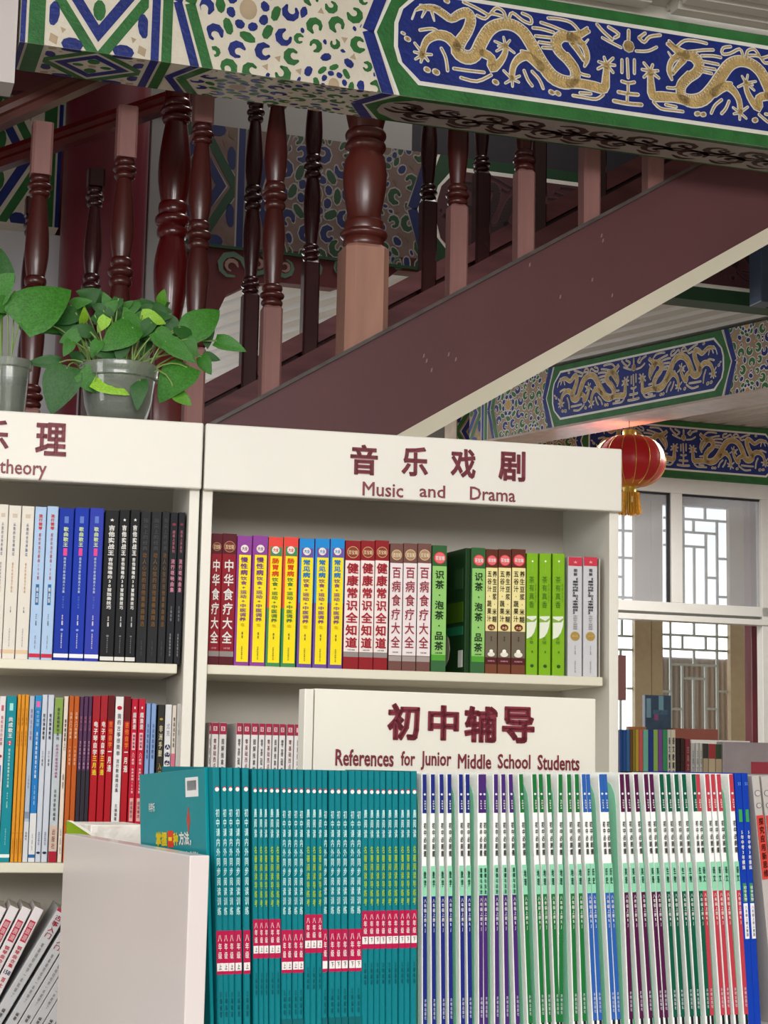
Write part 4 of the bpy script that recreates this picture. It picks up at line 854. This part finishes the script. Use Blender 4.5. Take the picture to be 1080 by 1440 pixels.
# ------------------------------------------------------------------ books in the back room, right
BK = Fr(872, 1026, 5.4, 18)
cols = [(872, 876, '#2a4a86'), (876, 881, '#2c5090'), (881, 886, '#3a6a9a'), (886, 890, '#6b4a30'), (890, 894, '#8a7a30'), (894, 898.6, '#b59a3c'), (898.6, 904.4, '#c25a58'), (904.4, 912, '#6fae98'), (912, 919, '#2c3a80'), (919, 925.5, '#8aae58'), (925.5, 932, '#7a4a8c'), (932, 938.8, '#3c8a5c'), (938.8, 943.5, '#c9c5bd'), (943.5, 950, '#cfc7b0')]
cn = {'#2a4a86': 'navy', '#2c5090': 'blue', '#3a6a9a': 'steel blue', '#6b4a30': 'brown', '#8a7a30': 'olive', '#b59a3c': 'ochre', '#c25a58': 'salmon', '#6fae98': 'mint', '#2c3a80': 'indigo', '#8aae58': 'lime', '#7a4a8c': 'purple', '#3c8a5c': 'green', '#c9c5bd': 'off-white', '#cfc7b0': 'cream'}
for a, b, c in cols:
    zt_ = BK.pv(a, 1026, 0)[1]; zb_ = zt_-.24
    u0, _ = BK.pv(a, 1026); u1, _ = BK.pv(b, 1026); o = book(BK, (u0+u1)/2, 0, zb_, u1-u0-.001, .24, .16, hx(c), cn[c]+' spined book on the far bookcase, right background', 'coloured books on the far bookcase'); t = u1-u0
    spine(o, t, .24, [('b', .52, .535, '#20242c'), ('t', '同步练习册', .57, .85, .45, 'dark', .02)] if c not in ('#c9c5bd', '#cfc7b0') else [('t', '语文教案设计课堂', .1, .9, .5, 'dark', .03)])
zs = BK.pv(872, 1026)[1]-.24
for i, (a, b, y, c, c2, nmx) in enumerate(((950.5, 956.5, 1038, '#2a2224', '#3a3030', 'black'), (957, 963, 1038, '#3c2a26', '#4a3a34', 'dark brown'), (963.5, 971, 1039, '#7a3038', '#a08a80', 'maroon flowered'), (971.5, 977.5, 1045, '#b5b4b0', '#8a8a88', 'pale grey'), (978, 983, 1045, '#c2c0bc', '#8a8a88', 'lighter grey'), (983.5, 988, 1045, '#bcbab4', '#8a8a88', 'silver grey'), (988.6, 996, 1045.5, '#a8977c', '#3a3a38', 'beige dark-topped'), (996.5, 1006, 1046, '#b5a488', '#9a3a3c', 'beige red-topped'), (1006.5, 1015, 1046.5, '#ae9c80', '#3a4a38', 'beige green-topped'))):
    u0, zt_ = BK.pv(a, y); u1, _ = BK.pv(b, y); h = zt_-zs; o = book(BK, (u0+u1)/2, 0, zs, u1-u0-.001, h, .15, hx(c), nmx+' book among mixed books on the far bookcase', 'mixed books on the far bookcase'); spine(o, u1-u0, h, [('b', 0, .22, c2)] if i > 5 else [('t', '古典文学名著', .1, .8, .4, c2, .02)])
# far bookcase body
u0, _ = BK.pv(840, 1026); u1, _ = BK.pv(1120, 1026)
T = thing('bookcase', 'low far bookcase carrying coloured books, right background', 'bookcase', BK.P(u0, 0, 0), BK.yaw); Lx = u1-u0
MB().box(0, Lx, -.02, .42, zs-.03, zs, .002).build('top_board', LAM, T)
for a in (0, Lx-.02): MB().box(a, a+.02, 0, .42, 0, zs-.03).build('side_panel', LAM, T)
MB().box(0, Lx, .40, .42, 0, zs-.03).build('back_panel', LAM, T); 
for z in (.08, .5, .9): MB().box(.02, Lx-.02, .0, .4, z-.02, z).build('shelf', LAM, T)
def flat(name, label, cat, x0, y0, x1, y1, w, d, m, zb=None, parts=()):
    a, zt_ = BK.pv(x0, y0, w); b, zb2 = BK.pv(x1, y1, w); zb2 = zb if zb is not None else zb2
    t = thing(name, label, cat, BK.P((a+b)/2, w, zb2), BK.yaw); MB().box(-(b-a)/2, (b-a)/2, 0, d, 0, zt_-zb2, .0015).build('body', m, t)
    for nme, fx0, fx1, fz0, fz1, c in parts:
        MB().box((fx0-.5)*(b-a), (fx1-.5)*(b-a), -.001, .0, fz0*(zt_-zb2), fz1*(zt_-zb2)).build(nme, hx(c), t)
    return t
flat('magazine_box', 'grey-lilac plastic-wrapped carton at right edge behind the workbooks', 'box', 1016.5, 1043, 1110, 1088, -.01, .3, mat('#9a8f92', .25, coat=.4, var=.2, scale=6), zs, (('printed_panel', .42, 1.0, .55, .72, '#a3404c'),))
flat('brown_box', 'flat red-brown carton on the far bookcase', 'box', 946, 1024, 1010, 1040, .17, .1, mat('#8c4a3c', .5), zs)
flat('brown_folder', 'orange-brown folder behind the coloured books', 'folder', 884, 1021.5, 909, 1026, .18, .02, mat('#a5683c', .5), zs)
flat('book', 'dark blue book standing upright above the coloured books, far background', 'book', 907, 977, 944, 1026, .22, .02, mat('#2b4258', .3, var=.2, scale=30), zs, (('cover_panel', .05, .22, .8, .97, '#6f8f9c'), ('cover_panel', .52, .70, .84, .995, '#6f93a0'), ('cover_panel', .35, .5, .78, .83, '#8c4a6c'), ('cover_panel', .3, .85, .83, .87, '#4a6078')))
flat('paper_pile', 'crumpled white papers on top of the far books', 'paper', 972, 1040, 1055, 1045, .03, .2, mat('#e6e2dc', .6, bump=.6, bscale=30), zs+.18+.0)
flat('red_notice', 'dusty rose card hanging at left edge of the far window', 'notice', 868, 921, 880.5, 985, 1.4, .004, mat('#8c5a58', .6))

# ------------------------------------------------------------------ window partition, lattice and tan wall
def P3(x, y, w=0): return BM3.pv(x, y, w)
T = thing('window_partition', 'white aluminium glazed partition under the distant painted beam', 'window', BM3.P(0, 0, 0), BM3.yaw)
T['kind'] = 'structure'
def bar(x0, y0, x1, y1, w=0, d=.06, nm='frame_bar', m=ALU, par=None, slant=True):
    a, zt_ = P3(x0, y0, w); b, zb_ = P3(x1, y1, w); return MB().box(a, b, w, w+d, min(zb_, zt_), max(zb_, zt_), .003).build(nm, m, par or T)
uA = P3(858, 700)[0]; uB = P3(1180, 700)[0]
zt0 = P3(1000, 679)[1]; zt1 = P3(1000, 697)[1]; zb0 = P3(1000, 850)[1]; zb1 = P3(1000, 864)[1]; zb2 = P3(1000, 868)[1]; zb3 = P3(1000, 876)[1]
MB().box(uA-.6, uB, 0, .07, zt1, 3.30, .003).build('frame_bar', ALU, T); MB().box(uA-.6, uB, 0, .07, zb1, zb0, .003).build('frame_bar', ALU, T); MB().box(uA-.6, uB, -.01, .08, zb3, zb2, .003).build('frame_bar', ALU, T)
MB().box(uA-.6, uB, .03, .05, zb2, zb1).build('frame_bar', mat('#8f8f8c', .4), T)
for x0, x1, w in ((944.5, 960, 0), (1071, 1084, 0)):
    a, _ = P3(x0, 780); b, _ = P3(x1, 780); zz = 0 if x0 > 1000 else zb0
    MB().box(a, b, w, w+.07, zz, zt1, .003).build('frame_bar', ALU, T)
BLK = mat('#15161a', .5)
for x0, x1 in ((940.5, 944.5), ): a, _ = P3(x0, 780); b, _ = P3(x1, 780); MB().box(a, b, .02, .04, zb0, zt1).build('gasket', BLK, T)
MB().box(uA-.6, uB, .02, .04, zt1-.012, zt1).build('gasket', BLK, T)
gl = bpy.data.materials.new('glass'); gl.use_nodes = True; nt = gl.node_tree; b = nt.nodes['Principled BSDF']
b.inputs['Base Color'].default_value = (.42, .43, .45, 1); b.inputs['Roughness'].default_value = .08
tr = nt.nodes.new('ShaderNodeBsdfTransparent'); mx = nt.nodes.new('ShaderNodeMixShader'); mx.inputs[0].default_value = .45
nt.links.new(tr.outputs[0], mx.inputs[1]); nt.links.new(b.outputs[0], mx.inputs[2]); nt.links.new(mx.outputs[0], nt.nodes['Material Output'].inputs[0])
for x0, x1 in ((780, 942), (960, 1071), (1084, 1180)):
    a, _ = P3(x0, 780); b_, _ = P3(x1, 780); MB().box(a, b_, .03, .035, zb0, zt1-.01).build('window_pane', gl, T)
# tan inner wall with lattice openings
WL = 2.2
TANW = mat('#b09a76', .6, var=.05)
def tanwall(x0, x1, y0, y1, name='wall_back'):
    a, z1 = P3(x0, y0, WL); b, z0 = P3(x1, y1, WL); return struct(MB().box(a, b, WL, WL+.15, z0, z1).build(name, TANW, None, BM3.P(0, 0, 0), BM3.yaw))
zL = P3(1000, 711, WL)[1]; zLb = P3(1000, 1046, WL)[1]
def uw(x): return P3(x, 880, WL)[0]
for a, b in ((uw(893), uw(915.5)), (uw(916.5), uw(932))): struct(MB().box(a, b, WL, WL+.05, 0, zL+.0).build('wall_back', TANW, None, BM3.P(0, 0, 0), BM3.yaw))
struct(MB().box(uw(1027), uw(1300), WL, WL+.05, 0, zL).build('wall_back', TANW, None, BM3.P(0, 0, 0), BM3.yaw))
struct(MB().box(uw(300), uw(1300), WL, WL+.15, zL, 4.2).build('wall_back', mat('#8f8c88', .6), None, BM3.P(0, 0, 0), BM3.yaw))
struct(MB().box(uw(300), uw(1027), WL, WL+.15, 0, zLb).build('wall_back', TANW, None, BM3.P(0, 0, 0), BM3.yaw))
struct(MB().box(uw(300), uw(790), WL, WL+.15, zLb, zL).build('wall_back', TANW, None, BM3.P(0, 0, 0), BM3.yaw))
struct(MB().box(uw(300), uw(1300), .1, WL, 4.0, 4.1).build('ceiling', CEIL, None, BM3.P(0, 0, 0), BM3.yaw))
t = thing('maroon_post', 'slim maroon post beside the tan wall at the right edge', 'post', BM3.P(P3(1064, 950, .5)[0], .5, 0), BM3.yaw)
MB().box(-.036, .036, 0, .09, 0, 3.4, .004).build('post_body', MAROON, t)
LG = mat('#b5b8ae', .5)
def lattice(label, bars, sc, ox, oy, px0, px1):
    t = thing('lattice_window', label, 'window', BM3.P(0, 0, 0), BM3.yaw)
    for x0, y0, x1, y1 in bars:
        a, z1 = P3(ox+x0/sc, oy+y0/sc, WL+.04); b, z0 = P3(ox+x1/sc, oy+y1/sc, WL+.04); r = .0085
        if abs(x1-x0) > abs(y1-y0): MB().box(a, b, WL+.04, WL+.06, (z0+z1)/2-r, (z0+z1)/2+r).build('lattice_bar', LG, t)
        else: MB().box((a+b)/2-r, (a+b)/2+r, WL+.042, WL+.058, min(z0, z1), max(z0, z1)).build('lattice_bar', LG, t)
    return t
t = lattice('bright lattice window with brickwork pattern, between two tan wall strips', [], 1, 0, 0, 0, 0)
def addbars(t, bars, sc, ox, oy):
    for x0, y0, x1, y1 in bars:
        a, z1 = P3(ox+x0/sc, oy+y0/sc, WL+.04); b, z0 = P3(ox+x1/sc, oy+y1/sc, WL+.04); r = .0085
        if abs(x1-x0) > abs(y1-y0): MB().box(a, b, WL+.04, WL+.06, (z0+z1)/2-r, (z0+z1)/2+r).build('lattice_bar', LG, t)
        else: MB().box((a+b)/2-r, (a+b)/2+r, WL+.042, WL+.058, min(z0, z1), max(z0, z1)).build('lattice_bar', LG, t)
addbars(t, [(470, 178, 790, 178), (470, 240, 735, 240), (470, 308, 680, 308), (740, 372, 790, 372), (680, 465, 735, 465), (740, 560, 790, 560), (675, 115, 675, 178), (618, 178, 618, 240), (735, 178, 735, 668), (680, 240, 680, 668), (622, 308, 622, 668), (568, 115, 568, 668), (515, 240, 515, 668)], 3.51, 800, 680)
addbars(t, [(387, 118, 820, 118), (387, 207, 820, 207), (387, 300, 820, 300), (440, 400, 748, 400), (525, 490, 670, 490), (387, 575, 440, 575), (748, 575, 820, 575), (440, 690, 518, 690), (672, 690, 748, 690), (440, 118, 440, 890), (595, 118, 595, 207), (595, 300, 595, 400), (518, 207, 518, 300), (518, 400, 518, 890), (672, 207, 672, 300), (672, 400, 672, 890), (748, 118, 748, 890), (593, 490, 593, 890)], 4.696, 850, 850)
t2 = lattice('bright lattice window at the left, partly hidden by the bookcase', [], 1, 0, 0, 0, 0)
addbars(t2, [(-300, 215, 320, 215), (-300, 350, 320, 350), (270, 115, 270, 600), (-300, 445, 270, 445), (-300, 548, 320, 548), (150, 115, 150, 600)], 3.51, 800, 680)
addbars(t2, [(-300, 200, 185, 200), (-300, 290, 185, 290), (118, 100, 118, 200), (150, 555, 185, 555), (110, 290, 110, 830), (0, 200, 0, 830)], 4.696, 850, 850)
# translucent bright panes outside the lattice and a ribbed metal sheet
pz = bpy.data.materials.new('frosted_pane'); pz.use_nodes = True; b = pz.node_tree.nodes['Principled BSDF']; b.inputs['Base Color'].default_value = (.9, .95, .96, 1); b.inputs['Roughness'].default_value = .35; b.inputs['Transmission Weight'].default_value = 1; b.inputs['IOR'].default_value = 1.05
for tt, a, bb in ((t, 932, 1027), (t2, 790, 893)):
    MB().box(uw(a), uw(bb), WL+.075, WL+.08, zLb, zL).build('window_pane', pz, tt)
    for zz in (zLb, zL): MB().box(uw(a), uw(bb), WL+.03, WL+.07, zz-.012, zz+.012).build('lattice_frame', LG, tt)
    for aa in ((a, bb) if False else ()): MB().box(uw(aa)-.012, uw(aa)+.012, WL+.03, WL+.07, zLb, zL).build('lattice_frame', LG, tt)
ws = WL+.5; zs1 = P3(980, 925, ws)[1]; u0 = P3(926, 950, ws)[0]; u1 = P3(1034, 950, ws)[0]
t = thing('metal_shutter', 'grey-brown ribbed metal sheet outside the lower lattice window', 'shutter', BM3.P(0, ws, 0), BM3.yaw)
mb = MB(); n = 15
for k in range(n):
    a = u0+(u1-u0)*k/n; b_ = u0+(u1-u0)*(k+1)/n; mb.prism([(a, .02), (a+(b_-a)*.3, 0), (a+(b_-a)*.7, 0), (b_, .02)], 1.0, zs1, 'z')
mb.build('sheet', mat('#958884', .5), t)

# ------------------------------------------------------------------ red lantern
_d = ray(885, 600); LD = (EYE+_d*((BM2.o+BM2.w*.10-EYE).dot(BM2.w)/_d.dot(BM2.w))).y
LF = Fr(885, 645, LD, 0)
T = thing('red_lantern', 'round red lantern with gold ribs and yellow tassel beside the bookcase header', 'lantern', LF.P(0, 0, LF.pv(885, 649)[1]), 0)
R0 = 52/2500*LD; H0 = .72*R0
LR = mat('#c8141c', .38, var=.06, scale=6); LGd = mat('#d9b24a', .35, metal=.5)
mb = MB(); prof = []
for k in range(17):
    a = -PI/2*.86+PI*.86*k/16; prof.append((R0*math.cos(a)**.8, H0*math.sin(a)))
seg = 64; v = []; f = []
for r, z in prof:
    for k in range(seg):
        a = 2*PI*k/seg; rr = r*(1-.018*abs(math.sin(a*8))); v.append((rr*math.cos(a), rr*math.sin(a), z))
for i in range(16):
    for k in range(seg): f.append((i*seg+k, i*seg+(k+1) % seg, (i+1)*seg+(k+1) % seg, (i+1)*seg+k))
mb.add(v, f); mb.sm = True; mb.build('silk_body', LR, T)
for k in range(16):
    a = 2*PI*k/16+.05
    MB().tube([(r*1.004*math.cos(a), r*1.004*math.sin(a), z) for r, z in prof[1:-1]], .0022, 5).build('gold_rib', LGd, T)
rt, zt_ = prof[-1]; rb, zb_ = prof[0]
MB().lathe([(rt*.9, zt_-.004), (rt*.62, zt_+.004), (rt*.62, zt_+.03), (rt*.5, zt_+.032), (0, zt_+.032)], 24).build('top_cap', LGd, T)
for i, (s_, c) in enumerate(((1, '#c9572c'), (-1, '#d0702c'))):
    pr = [(r*1.006, z) for r, z in (prof[-4:] if s_ > 0 else prof[:4])]
    v = []; f = []; n = 64
    for j, (r, z) in enumerate(pr if s_ < 0 else pr[::-1]):
        for k in range(n):
            a = 2*PI*k/n; dz = (.012*abs(math.sin(a*8)) if j == 3 else 0); v.append((r*math.cos(a), r*math.sin(a), z+(dz if s_ < 0 else -dz)))
    for j in range(3):
        for k in range(n): f.append((j*n+k, j*n+(k+1) % n, (j+1)*n+(k+1) % n, (j+1)*n+k))
    q = MB().add(v, f); q.sm = True; q.build('scalloped_band', mat(c, .4), T)
MB().lathe([(rb*1.0, zb_+.004), (rb*.62, zb_-.004), (rb*.62, zb_-.028), (rb*.66, zb_-.032), (0, zb_-.032)], 24).build('bottom_ring', LGd, T)
q = MB(); rr_ = random.Random(3); YT = mat('#e0a51c', .5, var=.2, scale=60)
for k in range(150):
    a = rr_.uniform(0, 2*PI); r = rb*.95*math.sqrt(rr_.random()); q.tube([(r*math.cos(a), r*math.sin(a), zb_-.03), (r*1.1*math.cos(a), r*1.1*math.sin(a), zb_-.09), (r*1.25*math.cos(a), r*1.25*math.sin(a), zb_-.135-rr_.random()*.01)], .0022, 4)
o = q.build('tassel', YT, T); o['kind'] = 'stuff'
q = MB()
for k in range(9): a = 2*PI*k/9; q.box(-.004+rb*.75*math.cos(a), .004+rb*.75*math.cos(a), rb*.75*math.sin(a)-.004, rb*.75*math.sin(a)+.004, zb_-.085, zb_-.055)
q.build('tassel_beads', mat('#f0e6b0', .4), T)
MB().tube([(0, 0, zt_+.03), (0, 0, 3.296-T.location.z)], .002, 5).build('cord', BLK, T)

# ------------------------------------------------------------------ potted pothos on the theory bookcase
LEAFM = [mat(c, .38, var=.3, scale=18, spec=.35, bump=.2, bscale=40) for c in ('#2f6a1c', '#1f511a', '#4c8420', '#7fae2c')]
def leaf_mesh(seed):
    r = random.Random(seed); n = 9; v = []; f = []
    W_ = [0.10, .36, .46, .47, .43, .35, .25, .13, .0]; X = [-.06, .03, .16, .3, .45, .6, .75, .89, 1.0]
    droop = r.uniform(.12, .3); fold = r.uniform(.05, .16)
    for i in range(n):
        x = X[i]; z = -droop*x*x; w = W_[i]
        back = -.10 if i == 1 else 0
        for s in (-1, -.55, 0, .55, 1):
            v.append((x+(back*abs(s) if i < 3 else 0), s*w, z+fold*abs(s)*w*1.4-(.10*w*(abs(s) == 1))+r.uniform(-.008, .008)))
    for i in range(n-1):
        for j in range(4): f.append((i*5+j, i*5+j+1, (i+1)*5+j+1, (i+1)*5+j))
    m = MB(); m.add(v, f); m.sm = True; return m.mesh('leaf', None)
LM = [leaf_mesh(i) for i in range(5)]
def plant(label, pxc, pyr, pyb, rpx, wc, leaves, rnd, small=False):
    zt_ = 2.1285; u, _ = CAB.pv(pxc, pyr, wc); zr = CAB.pv(pxc, pyr, wc)[1]
    R1 = rpx/2500*3.4; T = thing('potted_plant', label, 'plant', CAB.P(u, wc, zt_), CAB.yaw); h = zr-zt_
    PM = mat('#aab3a8', .12, trans=.75)
    if small: pr = [(0, 0), (R1*.7, 0), (R1*.74, .004), (R1*.9, h*.86), (R1, h*.88), (R1, h), (R1*.94, h), (R1*.88, h*.86), (R1*.66, .006), (0, .006)]
    else: pr = [(0, 0), (R1*.55, 0), (R1*.66, .008), (R1*.84, h*.4), (R1*.92, h*.78), (R1*.98, h*.80), (R1*.99, h*.9), (R1, h*.92), (R1, h), (R1*.95, h), (R1*.86, h*.5), (R1*.6, .01), (0, .01)]
    MB().lathe(pr, 36).build('pot', PM, T)
    MB().lathe([(0, h*.72), (R1*.6, h*.74), (R1*.86, h*.70), (R1*.62, .02), (0, .015)], 24).build('soil', mat('#5a564a', .9, var=.4, scale=60, bump=.5), T)
    Tm = Matrix.Translation(T.location) @ Matrix.Rotation(CAB.yaw, 4, 'Z'); inv = Tm.inverted()
    for i, L in enumerate(leaves):
        bx, by, tx, ty, w, wid, mi = L
        cu, cz = CAB.pv(bx, by, w); B = inv @ CAB.P(cu, w, cz); dw = rnd.uniform(-.03, .005); tu, tz = CAB.pv(tx, ty, w+dw); Tp = inv @ CAB.P(tu, w+dw, tz)
        X = Tp-B; ln = X.length; X.normalize(); view = (inv.to_3x3() @ (CAB.P(cu, w, cz)-EYE)).normalized()
        N = (-view+Vector((rnd.uniform(-.4, .4), 0, rnd.uniform(.1, .7)))); Y = N.cross(X).normalized(); Z = X.cross(Y)
        M = Matrix((X*ln, Y*ln*wid, Z*ln)).transposed().to_4x4(); M.translation = B
        o = link('leaf', LM[i % 5], T, m=LEAFM[mi]); o.matrix_basis = M
        a = rnd.uniform(0, 6.3); g = Vector((R1*.5*math.cos(a), R1*.5*math.sin(a), h*.7)); g.x = g.x*.5+B.x*.35 if abs(B.x) < R1*2 else g.x
        mid = (g+B)/2+Vector((0, 0, .012+abs(B.x)*.25))
        if B.z < h*.9: mid = Vector((g.x*.3+B.x*.7, g.y*.5+B.y*.5, h+.025))
        pts = [g, mid, B]; sm_ = []
        for k in range(7):
            q_ = k/6; sm_.append(g*(1-q_)**2+mid*2*q_*(1-q_)+B*q_*q_)
        MB().tube(sm_, .0016, 5).build('stem', mat('#6f8a45', .5), T)
    return T
rn = random.Random(11)
def z5(l): return [(a/3, 320+b/3, c/3, 320+d/3, w, wid, m) for a, b, c, d, w, wid, m in l]
L2 = z5([(800, 445, 920, 328, .10, .95, 0), (862, 400, 880, 505, .12, .7, 1), (915, 478, 1030, 505, .10, .6, 0), (860, 540, 930, 555, .09, .7, 1), (850, 545, 885, 615, .08, .7, 0),
    (790, 590, 665, 705, .05, .95, 0), (740, 700, 808, 745, .04, .8, 2), (590, 648, 578, 752, .03, .62, 1), (345, 612, 455, 700, .04, .8, 0), (400, 650, 545, 692, .035, .55, 3), (440, 640, 500, 655, .05, .8, 1),
    (282, 595, 212, 778, .05, .85, 1), (250, 570, 118, 560, .08, .5, 1), (210, 410, 130, 415, .09, .4, 1), (320, 360, 215, 395, .10, .9, 1), (350, 320, 420, 265, .14, .8, 1), (430, 310, 325, 262, .16, .8, 1),
    (300, 330, 375, 300, .12, .7, 0), (430, 370, 500, 300, .12, .7, 0), (540, 350, 600, 310, .14, .8, 0), (660, 370, 610, 300, .15, .7, 1), (680, 320, 690, 262, .17, .8, 2), (600, 370, 700, 395, .10, .7, 3),
    (560, 400, 520, 330, .09, .7, 0), (560, 420, 430, 505, .06, .8, 0), (520, 380, 620, 430, .08, .8, 0), (450, 380, 410, 440, .07, .8, 3), (400, 370, 480, 420, .08, .8, 1), (350, 400, 360, 340, .08, .7, 3),
    (380, 440, 300, 420, .07, .8, 1), (330, 450, 250, 480, .06, .8, 0), (300, 480, 270, 540, .05, .7, 0), (420, 480, 380, 540, .05, .9, 0), (480, 520, 400, 530, .06, .8, 1), (520, 480, 500, 560, .06, .8, 1),
    (640, 400, 560, 470, .07, .7, 1), (600, 440, 680, 470, .09, .7, 1), (660, 440, 740, 520, .05, .9, 0), (700, 480, 830, 560, .05, .6, 0), (760, 420, 800, 480, .10, .9, 1), (790, 470, 830, 540, .07, .7, 0),
    (700, 390, 760, 460, .12, .9, 1), (640, 340, 720, 380, .13, .9, 1), (500, 300, 470, 360, .12, .8, 1), (570, 330, 660, 340, .15, .7, 1), (480, 440, 540, 470, .08, .9, 1), (620, 480, 600, 540, .10, .8, 1), (350, 560, 290, 520, .10, .8, 1), (260, 380, 300, 460, .11, .9, 1), (340, 430, 400, 500, .10, .9, 1)])
for k in range(26):
    a = rn.uniform(0, 2*PI); r_ = math.sqrt(rn.random()); cx, cy = 470+230*r_*math.cos(a), 400+95*r_*math.sin(a)
    th = math.atan2(cy-470, cx-470)+rn.uniform(-.9, .9); ln = rn.uniform(60, 110)
    L2 += z5([(cx, cy, cx+ln*math.cos(th), cy+ln*.8*math.sin(th)+15, rn.uniform(.11, .18), rn.uniform(.65, .9), rn.choice((0, 1, 1, 1)))])
plant('leafy pothos in a wide glassy grey bowl, above the header word theory', 168, 517, 588, 56, .09, L2, rn)
L1 = z5([(85, 395, 290, 232, .07, .92, 0), (-40, 300, 52, 190, .09, 1.0, 0), (0, 250, 20, 90, .10, .8, 1), (10, 340, 80, 320, .11, .6, 1), (60, 330, 65, 260, .10, .7, 2), (-60, 380, 30, 350, .08, .7, 0), (30, 330, -60, 300, .08, .8, 0)])
plant('second pothos in a straight grey pot, cut by the left frame edge', 14, 508, 577, 31, .09, L1, rn, True)
